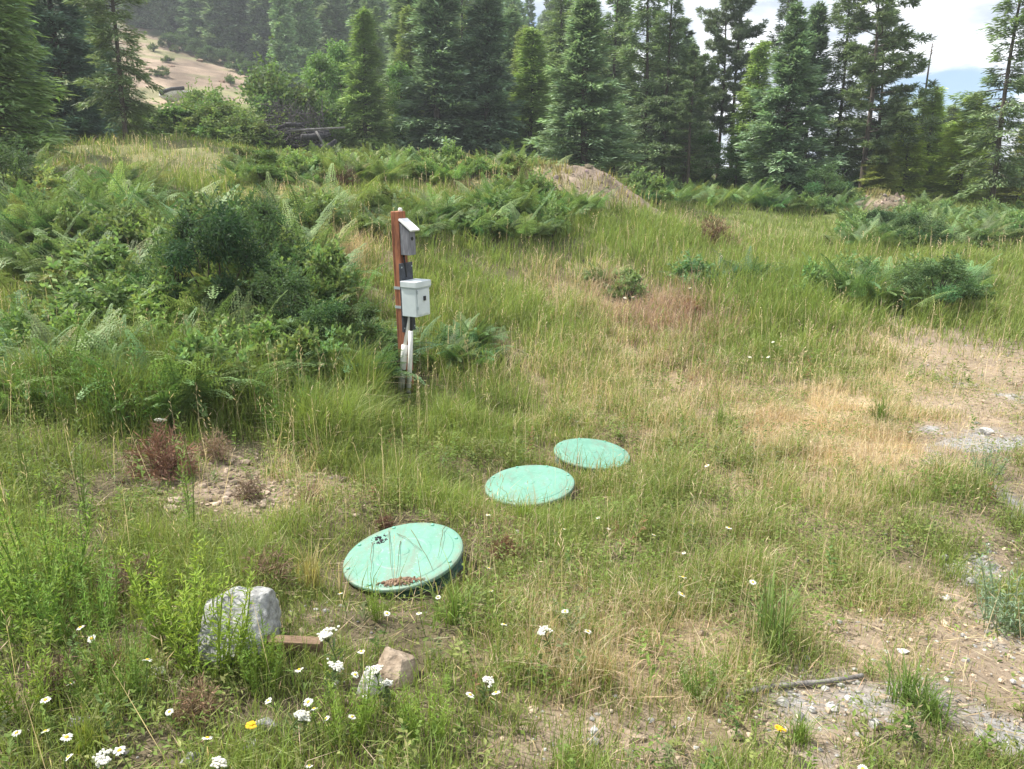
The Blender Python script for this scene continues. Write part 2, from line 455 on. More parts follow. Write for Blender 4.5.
def thing(name, label, cat, loc=(0, 0, 0), rot=(0, 0, 0), group=None):
    o = bpy.data.objects.new(name, None); COL.objects.link(o)
    o.location = loc; o.rotation_euler = rot; o.empty_display_size = .1
    return tag(o, label, cat, group)


def nrm(v):
    return v / (np.linalg.norm(v, axis=-1, keepdims=True) + 1e-9)


def rvar(col, n, r, amt=.18, hue=.06):
    c = np.tile(np.asarray(col, float), (n, 1))
    c *= (1 + r.normal(0, amt, (n, 1))).clip(.45, 1.7)
    c *= 1 + r.normal(0, hue, (n, 3))
    return c.clip(.004, .9)


# ------------------------------------------------------------------ ground
def build_ground():
    def axis(lo, hi, n, fine):
        t = np.linspace(-1, 1, n)
        k = 5.2
        s = np.sinh(k * t) / np.sinh(k)
        return s
    ax = axis(0, 0, 261, 0)
    xs = np.where(ax < 0, ax * 260, ax * 260)
    ay = np.linspace(0, 1, 330); ay = np.sinh(5.0 * ay) / np.sinh(5.0)
    ys = np.concatenate([np.linspace(-60, 1.0, 24)[:-1], 1.0 + ay * 294])
    X, Y = np.meshgrid(xs, ys)
    Z = H(X, Y)
    nx, ny = len(xs), len(ys)
    V = np.stack([X, Y, Z], -1).reshape(-1, 3)
    i, j = np.meshgrid(np.arange(nx - 1), np.arange(ny - 1))
    a = (j * nx + i).ravel()
    Q = np.stack([a, a + 1, a + nx + 1, a + nx], 1)
    x, y = V[:, 0], V[:, 1]
    dirt = zone(Z_DIRT, x, y)[:, None]; grv = zone(Z_GRAVEL, x, y)[:, None]; tan = zone(Z_TAN, x, y)[:, None]
    far = np.clip((np.hypot(x, y) - 9) / 16, 0, 1)[:, None]
    soil = np.array([.10, .08, .052]); thatch = np.array([.15, .13, .07]); green = np.array([.13, .15, .05])
    c = soil + (thatch - soil) * fbm(x * 1.7, y * 1.7, 5)[:, None] * .9
    c = c * (1 - far) + green * far
    c = c * (1 - tan * .8) + np.array([.38, .29, .18]) * tan * .8
    # wooded hillside far off, with one bare cut slope
    hill = np.clip((y - 62) / 12, 0, 1)[:, None]
    c = c * (1 - hill) + np.array([.05, .065, .03]) * hill
    cut = np.zeros(len(x))
    pv = np.array([G_(u, v) for u, v in [(128, 24), (178, 40), (215, 54), (262, 74), (262, 100), (215, 112), (150, 108), (110, 100)]])
    inside = poly(pv[:, 0], pv[:, 1], x + (fbm(x * .4, y * .4, 12) - .5) * 5, y + (fbm(x * .4, y * .4, 13) - .5) * 6)
    cut[inside] = 1
    streak = fbm(x * .5 + y * .25, y * .05, 41)[:, None]
    cc = np.array([.27, .205, .15]) * (.35 + 1.3 * streak)
    gr = (fbm(x * .35, y * .35, 15) > .55)[:, None] * .6
    cc = cc * (1 - gr) + np.array([.16, .18, .07]) * gr
    c = c * (1 - cut[:, None]) + cc * cut[:, None]
    off = y > 40; dirt[off] = 0; grv[off] = 0
    mb = MB(); mb.add(V, None, Q, c)
    o = obj('ground', mb, M_GROUND, smooth=True)
    for nm, arr in (('Dirt', dirt), ('Gravel', grv)):
        at2 = o.data.attributes.new(nm, 'FLOAT', 'POINT'); at2.data.foreach_set('value', arr[:, 0].astype(np.float32))
    tag(o, 'sloping grassy ground with bare dirt patches and gravelly track edge', 'ground', kind='structure')
    return pv


def G_(u, v):
    p = G(u, v); return p[:2]


def poly(px, py, x, y):
    n = len(px); ins = np.zeros(len(x), bool); j = n - 1
    for i in range(n):
        c = ((py[i] > y) != (py[j] > y)) & (x < (px[j] - px[i]) * (y - py[i]) / (py[j] - py[i] + 1e-12) + px[i])
        ins ^= c; j = i
    return ins


CUT = build_ground()

# ------------------------------------------------------------------ grass (uncountable)
LIDS = [(at(403, 553, 3.54), .302, 6.0, -7.5), (at(529.5, 483, 4.80), .298, 4.5, -4.0), (at(592, 452, 5.62), .292, 4.0, 4.5)]
ROCK_SPOTS = [(G(240, 648), .17), (G(378, 690), .1), (G(398, 675), .1)]


def keepout(x, y):
    k = np.ones(len(x), bool)
    for p, r, *_ in LIDS: k &= np.hypot(x - p[0], y - p[1]) > r + .035
    for p, r in ROCK_SPOTS: k &= np.hypot(x - p[0], y - p[1]) > r
    return k


PAL = dict(lush=np.array([.145, .22, .05]), yel=np.array([.29, .335, .09]), tan=np.array([.60, .47, .325]), red=np.array([.43, .30, .235]), olive=np.array([.165, .225, .07]))


def scatter(n, y0, y1, r, spread=.74):
    y = np.sqrt(r.uniform(y0 ** 2, y1 ** 2, n)); x = r.uniform(-1, 1, n) * (y * spread + .3)
    return x, y


def blades(mb, x, y, hgt, wid, col, r, lean=.35, seg=2):
    n = len(x)
    z = H(x, y) - .01
    az = r.uniform(0, 2 * math.pi, n); ln = np.abs(r.normal(0, lean, n)) + .05
    # a light prevailing lean
    dx = np.cos(az) * ln + .05; dy = np.sin(az) * ln - .03
    fa = r.uniform(0, math.pi, n); sx = np.cos(fa) * wid / 2; sy = np.sin(fa) * wid / 2
    P0 = np.stack([x, y, z], 1)
    P1 = P0 + np.stack([dx * hgt * .3, dy * hgt * .3, hgt * .55], 1)
    P2 = P0 + np.stack([dx * hgt, dy * hgt, hgt * (1 - .35 * ln.clip(0, 1))], 1)
    S = np.stack([sx, sy, 0 * sx], 1)
    V = np.stack([P0 - S, P0 + S, P1 - S * .8, P1 + S * .8, P2], 1).reshape(-1, 3)
    i = np.arange(n)[:, None] * 5
    T = np.concatenate([i + [[0, 1, 3]], i + [[0, 3, 2]], i + [[2, 3, 4]]], 0)
    mb.add(V, T, None, np.repeat(col, 5, 0))


def grass_color(x, y, r):
    n = len(x)
    lush = zone(Z_LUSH, x, y); tan = zone(Z_TAN, x, y); red = zone(Z_RED, x, y)
    ptch = fbm(x * .55, y * .55, 21); p2 = fbm(x * 2.4, y * 2.4, 22)
    c = PAL['yel'] * .5 + PAL['olive'] * .5
    c = np.tile(c, (n, 1))
    g = np.clip((ptch - .42) * 3.2, 0, 1) * .8
    g = np.maximum(g, lush)[:, None]
    c = c * (1 - g) + (PAL['lush'] * .6 + PAL['yel'] * .4) * g
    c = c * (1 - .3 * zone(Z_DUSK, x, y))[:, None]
    pick = r.random(n)
    istan = pick < (.06 + .88 * tan + .09 * np.clip((p2 - .5) * 3, 0, 1) * (1 - lush))
    isred = (r.random(n) < red * .75)
    ct = PAL['tan'] * (1 + r.normal(0, .15, (n, 1)))
    cr = PAL['red'] * (1 + r.normal(0, .2, (n, 1)))
    c = np.where(istan[:, None], ct, c)
    c = np.where(isred[:, None], cr, c)
    c *= (1 + r.normal(0, .16, (n, 1))).clip(.5, 1.6) * (1 + r.normal(0, .05, (n, 3)))
    return c.clip(.01, .8), istan, isred


DRYP = G(163, 475); POSTP = at(404, 394, 7.0)


def build_grass():
    r = np.random.default_rng(11)
    mg = MB(); md = MB()
    for (y0, y1, n, wmul) in [(1.5, 3.5, 190000, 1), (3.5, 6.5, 330000, 1), (6.5, 11, 260000, 1.15), (11, 18, 170000, 1.7), (18, 32, 120000, 2.6)]:
        x, y = scatter(n, y0, y1, r)
        dirt = zone(Z_DIRT, x, y); tall = zone(Z_TALL, x, y); lush = zone(Z_LUSH, x, y); tan = zone(Z_TAN, x, y)
        clump = fbm(x * 3.5, y * 3.5, 51, 2)
        near = np.clip((4.6 - y) / 2.5, 0, 1)
        prob = (1 - .93 * dirt) * np.clip(.2 + 2.0 * (clump - .3), .10, 1) * (1 - .2 * near)
        k = (r.random(len(x)) < prob) & keepout(x, y)
        x, y, tall, lush, tan, dirt, clump, near = [q[k] for q in (x, y, tall, lush, tan, dirt, clump, near)]
        n = len(x)
        h = (.155 + .13 * lush + .30 * tall + .05 * tan + .12 * np.clip((y - 6) / 6, 0, 1) - .02 * near) * (1 - .45 * zone(Z_SHORT, x, y)) * (.45 + 1.1 * clump) * np.where(r.random(n) < .5, r.uniform(.2, .6, n), r.uniform(.5, 1.35, n))
        h *= (1 - .5 * dirt)
        h *= np.clip(np.hypot(x - DRYP[0], y - DRYP[1] + .25) / .7, .3, 1) * np.clip(np.hypot(x - POSTP[0], (y - POSTP[1] + .2) * .6) / .35, .35, 1)
        lid = np.ones(n)
        for p, rr, *_ in LIDS:
            d = np.hypot(x - p[0], (y - p[1] + .12) * .8)
            lid = np.minimum(lid, np.clip((d - .18) / .5, .4 if rr > .3 else .75, 1))
        h *= lid
        h = h.clip(.03, .85)
        w = np.maximum(.0036, .0009 * y) * r.uniform(.7, 1.5, n) * (.8 + .4 * tall)
        c, ist, isr = grass_color(x, y, r)
        dry = ist | isr
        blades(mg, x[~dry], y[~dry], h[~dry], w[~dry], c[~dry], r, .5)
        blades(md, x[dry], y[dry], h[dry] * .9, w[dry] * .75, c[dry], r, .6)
    # seed stems with loose heads
    for (y0, y1, n) in [(1.8, 5, 1000), (5, 10, 2000), (10, 20, 2600)]:
        x, y = scatter(n, y0, y1, r)
        tan = zone(Z_TAN, x, y); red = zone(Z_RED, x, y); dirt = zone(Z_DIRT, x, y); tall = zone(Z_TALL, x, y)
        k = (r.random(n) < (.25 + .6 * np.maximum(tan, red) + .3 * tall) * (1 - .8 * dirt)) & keepout(x, y)
        for p, rr, *_ in LIDS:
            k &= ~((np.abs(x - p[0]) < .5) & (y < p[1]) & (y > p[1] - .9) & (r.random(n) < .75))
        x, y, red, tall = x[k], y[k], red[k], tall[k]; n = len(x)
        h = r.uniform(.28, .55, n) + .2 * tall
        c = np.where((r.random(n) < red)[:, None], PAL['red'] * 1.1, PAL['tan'] * 1.05) * (1 + r.normal(0, .15, (n, 1)))
        az = r.uniform(0, 6.28, n); ln = np.abs(r.normal(0, .16, n))
        B = np.stack([x, y, H(x, y)], 1); D = nrm(np.stack([np.cos(az) * ln, np.sin(az) * ln, np.ones(n)], 1))
        fa = r.uniform(0, 3.14, n); S = np.stack([np.cos(fa), np.sin(fa), 0 * fa], 1)
        w = np.maximum(.0025, .0006 * y)
        md.rhombs(B, D, S, h, w, c, mid=.5)
        for q in range(5):
            d2 = nrm(D + r.normal(0, .45, (n, 3)))
            md.rhombs(B + D * (h * (.72 + .06 * q))[:, None], d2, nrm(np.cross(d2, S + .01)), r.uniform(.02, .05, n), np.maximum(.0035, .0009 * y), c, mid=.5)
    # a few stems standing right in front of the lids and on their far side
    for (p, rr, *_) in LIDS:
        m = 80 if rr > .295 else 150; a = r.uniform(-2.9, -.2, m); d = rr + r.uniform(.03, .2, m)
        x = p[0] + np.cos(a) * d; y = p[1] + np.sin(a) * d
        dry = r.random(m) < .4
        c = np.where(dry[:, None], PAL['tan'] * .8, PAL['yel'] * .8) * (1 + r.normal(0, .15, (m, 1)))
        blades(mg, x, y, r.uniform(.12, .34, m), r.uniform(.003, .006, m), c, r, .35)
    # flattened straw on the bare ground
    x, y = scatter(60000, 1.5, 9, r); dirt = zone(Z_DIRT, x, y)
    k = (r.random(len(x)) < .35 + .3 * dirt) & keepout(x, y); x, y = x[k], y[k]; n = len(x)
    az = r.uniform(0, 6.28, n)
    D = nrm(np.stack([np.cos(az), np.sin(az), r.normal(.05, .14, n)], 1)); S = nrm(np.stack([-np.sin(az), np.cos(az), r.normal(0, .5, n)], 1))
    md.rhombs(np.stack([x, y, H(x, y) + r.uniform(.003, .03, n)], 1), D, S, r.uniform(.05, .2, n), r.uniform(.002, .0045, n), rvar((.4, .32, .2), n, r, .3), mid=.5)
    tag(obj('meadow_grass', mg, M_GRASS), 'mixed green meadow grass over the whole slope', 'grass', kind='stuff')
    tag(obj('dry_grass', md, M_GRASS), 'dry tan and reddish grass with seed heads and fallen straw', 'grass', kind='stuff')
    # low broad-leaved weeds
    mw = MB()
    x, y = scatter(260000, 1.5, 9, r)
    dirt = zone(Z_DIRT, x, y); cl = fbm(x * 2.6, y * 2.6, 61, 2)
    k = (r.random(len(x)) < np.clip((cl - .40) * 4, 0.06, 1) * (1 - .85 * dirt)) & keepout(x, y)
    x, y, cl = x[k], y[k], cl[k]; n = len(x)
    az = r.uniform(0, 6.28, n); D = nrm(np.stack([np.cos(az), np.sin(az), r.uniform(-.1, .9, n)], 1)); S = nrm(np.stack([-np.sin(az), np.cos(az), r.normal(0, .3, n)], 1))
    base = np.where((r.random(n) < .6)[:, None], np.array([.14, .2, .045]), np.array([.2, .215, .075]))
    mw.rhombs(np.stack([x, y, H(x, y) + r.uniform(.0, .10, n) * (.4 + cl)], 1), D, S, r.uniform(.012, .042, n), r.uniform(.005, .014, n), base * (1 + r.normal(0, .2, (n, 1))).clip(.4, 1.6), droop=.15)
    # taller herbs with leaves up their stems
    for (y0, y1, n, sc_) in [(1.6, 5, 1500, 1), (5, 12, 3800, 1.25)]:
        hx, hy = scatter(n, y0, y1, r)
        d_ = zone(Z_DIRT, hx, hy); f_ = fbm(hx * 1.3, hy * 1.3, 91, 2)
        k = (r.random(n) < np.clip((f_ - .38) * 4, .05, 1) * (1 - .75 * d_)) & keepout(hx, hy)
        for lp_, lr_, *_ in LIDS: k &= np.hypot(hx - lp_[0], hy - lp_[1] + .15) > .5
        hx, hy = hx[k], hy[k]; n = len(hx); m = 18
        hh = r.uniform(.06, .2, n) * sc_; bz = H(hx, hy)
        pal = np.array([[.15, .22, .05], [.22, .25, .08], [.17, .2, .09], [.24, .15, .08], [.12, .19, .06]])[r.choice(5, n, p=[.35, .25, .2, .06, .14])]
        lx = np.repeat(r.normal(0, .25, n), m); ly = np.repeat(r.normal(0, .25, n), m)
        t_ = np.tile(np.linspace(.1, 1, m), n); H_ = np.repeat(hh, m)
        P_ = np.stack([np.repeat(hx, m) + lx * t_ * H_, np.repeat(hy, m) + ly * t_ * H_, np.repeat(bz, m) + t_ * H_], 1)
        az = r.uniform(0, 6.28, n * m); D = nrm(np.stack([np.cos(az), np.sin(az), r.uniform(.1, 1.0, n * m)], 1)); S = nrm(np.stack([-np.sin(az), np.cos(az), r.normal(0, .3, n * m)], 1))
        mw.rhombs(P_, D, S, np.repeat(r.uniform(.025, .06, n) * sc_, m) * (1.2 - .7 * t_), np.repeat(r.uniform(.006, .016, n) * sc_, m), np.repeat(pal, m, 0) * (1 + r.normal(0, .15, (n * m, 1))), droop=.2)
    tag(obj('ground_weeds', mw, M_LEAF), 'low clover-like weeds between the grass', 'weeds', kind='stuff')
    # loose stones
    ms = MB()
    ico_v, ico_f = ICO
    for (y0, y1, n, thr) in [(1.6, 4, 26000, .35), (4, 9, 14000, .45), (9, 13, 3500, .5)]:
        x, y = scatter(n, y0, y1, r)
        d = zone(Z_DIRT, x, y); g = zone(Z_GRAVEL, x, y)
        k = (r.random(n) < (.55 * np.clip(d - .25, 0, 1) + .7 * g + .012)) & keepout(x, y)
        x, y, g = x[k], y[k], g[k]; n = len(x)
        s = np.exp(r.normal(math.log(.0055), .6, n)).clip(.0022, .03)
        z = H(x, y) + s * .25
        A = ico_v[None] * s[:, None, None] * r.uniform(.6, 1.25, (n, 1, 3)) * np.array([1, 1, .65]) * (1 + r.normal(0, .14, (n, len(ico_v), 1)))
        V = A + np.stack([x, y, z], 1)[:, None]
        cc = np.where((r.random(n) < .35 + .5 * g)[:, None], np.array([.31, .30, .285]), np.array([.36, .285, .21])) * (1 + r.normal(0, .28, (n, 1))).clip(.4, 1.8)
        T = (ico_f[None] + (np.arange(n) * len(ico_v))[:, None, None]).reshape(-1, 3)
        ms.add(V.reshape(-1, 3), T, None, np.repeat(cc.clip(.05, .5), len(ico_v), 0))
    bp = Blob(265, 490, 75, 38)
    x = bp.x + r.normal(0, bp.rx * .6, 900); y = bp.y + r.normal(0, bp.ry * .6, 900); s = np.exp(r.normal(math.log(.009), .55, 900)).clip(.003, .04); n = 900
    A = ico_v[None] * s[:, None, None] * r.uniform(.6, 1.25, (n, 1, 3)) * np.array([1, 1, .65]) * (1 + r.normal(0, .14, (n, len(ico_v), 1)))
    V = A + np.stack([x, y, H(x, y) + s * .2], 1)[:, None]
    cc = np.array([.33, .26, .2]) * (1 + r.normal(0, .35, (n, 1))).clip(.35, 1.9)
    ms.add(V.reshape(-1, 3), (ico_f[None] + (np.arange(n) * len(ico_v))[:, None, None]).reshape(-1, 3), None, np.repeat(cc.clip(.05, .75), len(ico_v), 0))
    tag(obj('gravel', ms, M_TWIG), 'loose small stones on the bare dirt and track', 'gravel', kind='stuff')


def ico():
    t = (1 + 5 ** .5) / 2
    v = np.array([(-1, t, 0), (1, t, 0), (-1, -t, 0), (1, -t, 0), (0, -1, t), (0, 1, t), (0, -1, -t), (0, 1, -t), (t, 0, -1), (t, 0, 1), (-t, 0, -1), (-t, 0, 1)], float)
    v /= np.linalg.norm(v[0])
    f = np.array([(0, 11, 5), (0, 5, 1), (0, 1, 7), (0, 7, 10), (0, 10, 11), (1, 5, 9), (5, 11, 4), (11, 10, 2), (10, 7, 6), (7, 1, 8), (3, 9, 4), (3, 4, 2), (3, 2, 6), (3, 6, 8), (3, 8, 9), (4, 9, 5), (2, 4, 11), (6, 2, 10), (8, 6, 7), (9, 8, 1)])
    return v, f


ICO = ico()
build_grass()


# ------------------------------------------------------------------ lids
def disc_profile(mb, prof, n=64, C=(1, 1, 1)):
    """lathe a (radius, z) profile"""
    th = np.arange(n) / n * 2 * math.pi
    V = []
    for rr, z in prof:
        V.append(np.stack([rr * np.cos(th), rr * np.sin(th), np.full(n, z)], 1))
    V = np.concatenate(V)
    Q = []
    for i in range(len(prof) - 1):
        for j in range(n):
            Q.append((i * n + j, i * n + (j + 1) % n, (i + 1) * n + (j + 1) % n, (i + 1) * n + j))
    mb.add(V, None, Q, C)


LID_LABELS = ['largest nearest round green lid with brown dirt on its front rim',
              'round green lid in the middle of the row of three',
              'farthest round green lid half hidden behind grass stems']
for i, (p, R_, tx, ty) in enumerate(LIDS):
    t = thing('tank_lid', LID_LABELS[i], 'lid', tuple(p), (rad(tx), rad(ty), rad([10, 60, -35][i])) if False else (rad(tx), rad(ty), 0), 'green tank lids in a row')
    mb = MB()
    disc_profile(mb, [(0.0001, .010), (.03, .010), (.036, .007), (.12, .006), (.126, .0075), (.14, .0075), (.146, .0058), (R_ - .05, .003), (R_ - .045, .0), (R_ - .012, -.002), (R_ - .003, -.005), (R_, -.010), (R_, -.020), (R_ - .012, -.022), (0.0001, -.022)])
    obj('cover', mb, M_LID, t, smooth=False)
    for q in range(8):
        a = q / 8 * 6.283 + .3
        bb = MB()
        th = [(.009, .001), (.009, .004), (.006, .006), (.0001, .006)]
        disc_profile(bb, [(.0095, -.003)] + th, 10)
        obj('bolt', bb, M_STEEL, t, (math.cos(a) * (R_ - .027), math.sin(a) * (R_ - .027), 0))
    rb = MB()
    disc_profile(rb, [(R_ - .03, -.036), (R_ - .03, -.32)], 48)
    for k in range(3):
        disc_profile(rb, [(R_ - .029, -.055 - k * .03), (R_ - .018, -.062 - k * .03), (R_ - .029, -.069 - k * .03)], 48)
    obj('riser', rb, solid_mat('riser_plastic', (.02, .06, .045), (.05, .11, .08), 9, .6, .1) if i == 0 else MATS['riser_plastic'], t)

# ------------------------------------------------------------------ rocks and wood
import bmesh


def rock_mesh(name, mat, sx, sy, sz, seed, sub=4, flat=.0, cuts=11, lo=.45, hi=.75, planes_=None):
    r = np.random.default_rng(seed)
    bm = bmesh.new(); bmesh.ops.create_icosphere(bm, subdivisions=sub, radius=1)
    planes = nrm(r.normal(0, 1, (cuts, 3))); ds = r.uniform(lo, hi, cuts)
    if planes_: planes = nrm(np.array([q[0] for q in planes_], float)); ds = np.array([q[1] for q in planes_])
    for v in bm.verts:
        p = np.array(v.co)
        for n_, d in zip(planes, ds):
            e = p @ n_ - d
            if e > 0: p = p - n_ * e * .92
        p = p * (1 + .10 * (fbm(p[0] * 2.3 + 5, p[1] * 2.3 + p[2] * 1.7, seed)[()] - .5) + .05 * (vnoise(p[0] * 8 + 3, p[2] * 8 + p[1] * 5, seed + 3)[()] - .5))
        v.co = Vector((p[0] * sx, p[1] * sy, p[2] * sz))
    me = bpy.data.meshes.new(name); bm.to_mesh(me); bm.free()
    me.materials.append(mat)
    for p in me.polygons: p.use_smooth = False
    return me


def rock(u, v, sx, sy, sz, mat, seed, label, rot=0, sink=.35, name='rock', cat='rock', dz=0, tilt=0, Y=None, group=None):
    p = G(u, v) if Y is None else at(u, v, Y)
    o = link(name, rock_mesh(name, mat, sx, sy, sz, seed), None, (p[0], p[1], p[2] + sz * (1 - sink * 2) * .7 + dz))
    o.rotation_euler = (rad(tilt), 0, rad(rot))
    return tag(o, label, cat, group)


BO = rock(240, 652, .19, .15, .22, M_ROCKG, 5, 'large speckled grey boulder half covered by bright green weeds', 25, .2, 'boulder', 'boulder')
BO.data = rock_mesh('boulder', M_ROCKG, .2, .17, .17, 8, 5, planes_=[((-.25, -.7, .75), .5), ((.1, .1, 1), .8), ((1, -.15, .05), .62), ((-1, -.1, .25), .66), ((.5, -.6, .6), .66), ((0, 1, .2), .6), ((-.5, .1, .8), .74)]); BO.rotation_euler = (0, 0, rad(8))
rock(397, 680, .10, .09, .12, M_ROCKT, 19, 'tan brown stone behind the white-topped rock', 10, .25)
TR = bpy.data.objects[-1] if False else [o for o in COL.objects if o.get('label', '').startswith('tan brown stone')][0]
TR.data = rock_mesh('rock', M_ROCKT, .095, .08, .095, 19, 5, planes_=[((-.35, -.6, .7), .46), ((.5, .1, .8), .55), ((1, -.3, .2), .6), ((-1, -.1, .35), .6), ((.6, -.6, .4), .58), ((0, 1, .3), .6), ((-.5, -.6, .1), .66)])
rock(371, 694, .062, .06, .08, M_ROCKW, 21, 'pale rock with white flower heads leaning on it, beside the tan stone', 40, .25)
rock(157, 676, .035, .03, .024, M_ROCKW, 33, 'small white stone in the weeds, left of the boulder', 0, .3)
rock(267, 733, .055, .035, .035, M_ROCKG, 12, 'smooth grey stone beside the small yellow flower', 30, .25)
rock(247, 722 + 28, .04, .03, .02, M_ROCKG, 14, 'low grey stone at the foot of the smooth grey stone', 80, .3)
rock(300, 645, .032, .03, .026, M_ROCKT, 17, 'small tan stone lying against the short plank', 15, .1, dz=.02)
rock(190, 766, .045, .03, .028, M_ROCKG, 45, 'flat grey stone at the bottom edge below the yellow flower', 12, .3)
rock(78, 728, .05, .03, .02, M_ROCKG, 46, 'flat grey stone under dry weeds in the lower left', 5, .3)
rock(12, 363, .09, .07, .06, M_ROCKW, 52, 'white stone on bare earth at the left edge', 20, .25)
rock(632, 742, .05, .04, .022, M_ROCKT, 53, 'flat pale tan stone on the dry bare patch at bottom centre', 0, .3)
rock(938, 601, .025, .02, .018, M_ROCKT, 54, 'left of two pale ochre stones on the dirt by the gravel', 0, .2, group=None)
rock(903, 656, .024, .022, .016, M_ROCKW, 56, 'pale stone alone on bare dirt above the green tuft', 0, .2)
rock(1018, 712, .04, .035, .03, M_ROCKT, 57, 'brown stone at the right edge beside the gravel', 0, .25)
rock(985, 434, .07, .05, .035, M_ROCKW, 58, 'pale stone in the gravel patch by the right edge', 0, .3)
rock(947, 601, .022, .02, .018, M_ROCKW, 55, 'right of two pale ochre stones on the dirt by the gravel', 0, .2)

# short plank
p = G(292, 658)
mb = MB(); mb.box(-.12, .12, -.022, .022, -.02, .02)
o = obj('plank', mb, M_PLANK, None, (p[0], p[1], p[2] + .06), bevel=.003); o.rotation_euler = (rad(5), rad(1), rad(-3))
tag(o, 'short weathered brown plank lying right of the grey boulder', 'plank')

# stick lying on the dirt, right
a = G(745, 699); b = G(862, 683)
mb = MB(); n = 14
tt = np.linspace(0, 1, n)[:, None]
P = a + (b - a) * tt; P[:, 2] = H(P[:, 0], P[:, 1]) + .012; P[:, 2] = np.convolve(np.pad(P[:, 2], 4, 'edge'), np.ones(9) / 9, 'valid') + .006; P[:, 1] += .003 * np.sin(tt[:, 0] * 7)
mb.tube(P, np.linspace(.011, .008, n) * (1 + .15 * np.sin(np.arange(n) * 2.1)), n=8)
tag(obj('fallen_stick', mb, solid_mat('grey_stick', (.1, .09, .085), (.3, .28, .26), 12, .9, .5), smooth=True), 'long grey stick lying at the edge of the bare dirt', 'stick')

# dirt and litter on the first lid
lp, lr, ltx, lty = LIDS[0]
LM = Matrix.Translation(Vector(lp)) @ Matrix.Rotation(rad(lty), 4, 'Y') @ Matrix.Rotation(rad(ltx), 4, 'X')


def crumbs(name, cx, cy, rx, ry, n, seed, mat, label, cat, hz=.012):
    r = np.random.default_rng(seed); mb = MB(); v, f = ICO
    for k in range(n):
        a = r.uniform(0, 6.28); q = math.sqrt(r.random())
        x = cx + math.cos(a) * q * rx; y = cy + math.sin(a) * q * ry
        if math.hypot(x, y) > lr - .006: continue
        s = r.uniform(.003, hz) * (1.2 - q)
        z = .002
        w = LM @ Vector((x, y, z + s * .3))
        mb.add(v * s * r.uniform(.6, 1.3, 3) * (1 + r.normal(0, .12, (12, 1))) + np.array(w), f)
    return tag(obj(name, mb, mat), label, cat)


crumbs('dirt_crust', .02, -.252, .12, .034, 330, 3, M_DIRT, 'crumbled reddish brown dirt along front rim of the nearest green lid', 'dirt', .014)
crumbs('leaf_litter', -.14, .15, .05, .06, 60, 4, M_CHAR, 'dark dead leaf litter on the far left of the nearest green lid', 'litter', .014)


for k, (x0, y0, x1, y1) in enumerate([(-.10, .22, -.02, -.24), (.02, .20, .17, -.2), (-.17, .12, -.13, -.2), (.2, .2, .19, -.1), (-.05, .18, .1, -.02), (-.02, .1, .0, -.26)]):
    mb = MB(); r4 = np.random.default_rng(k); t4 = np.linspace(0, 1, 7)
    P = [tuple(LM @ Vector((x0 + (x1 - x0) * q + r4.normal(0, .0025), y0 + (y1 - y0) * q, .011 + .012 * math.sin(q * 3.1)))) for q in t4]
    mb.tube(P, np.linspace(.0019, .0008, 7), rvar((.13, .11, .06), 1, r4, .25)[0], n=4)
    tag(obj('dead_twig', mb, M_TWIG), 'thin dark dead stem lying across the nearest green lid', 'stem', 'dead stems across the nearest lid')


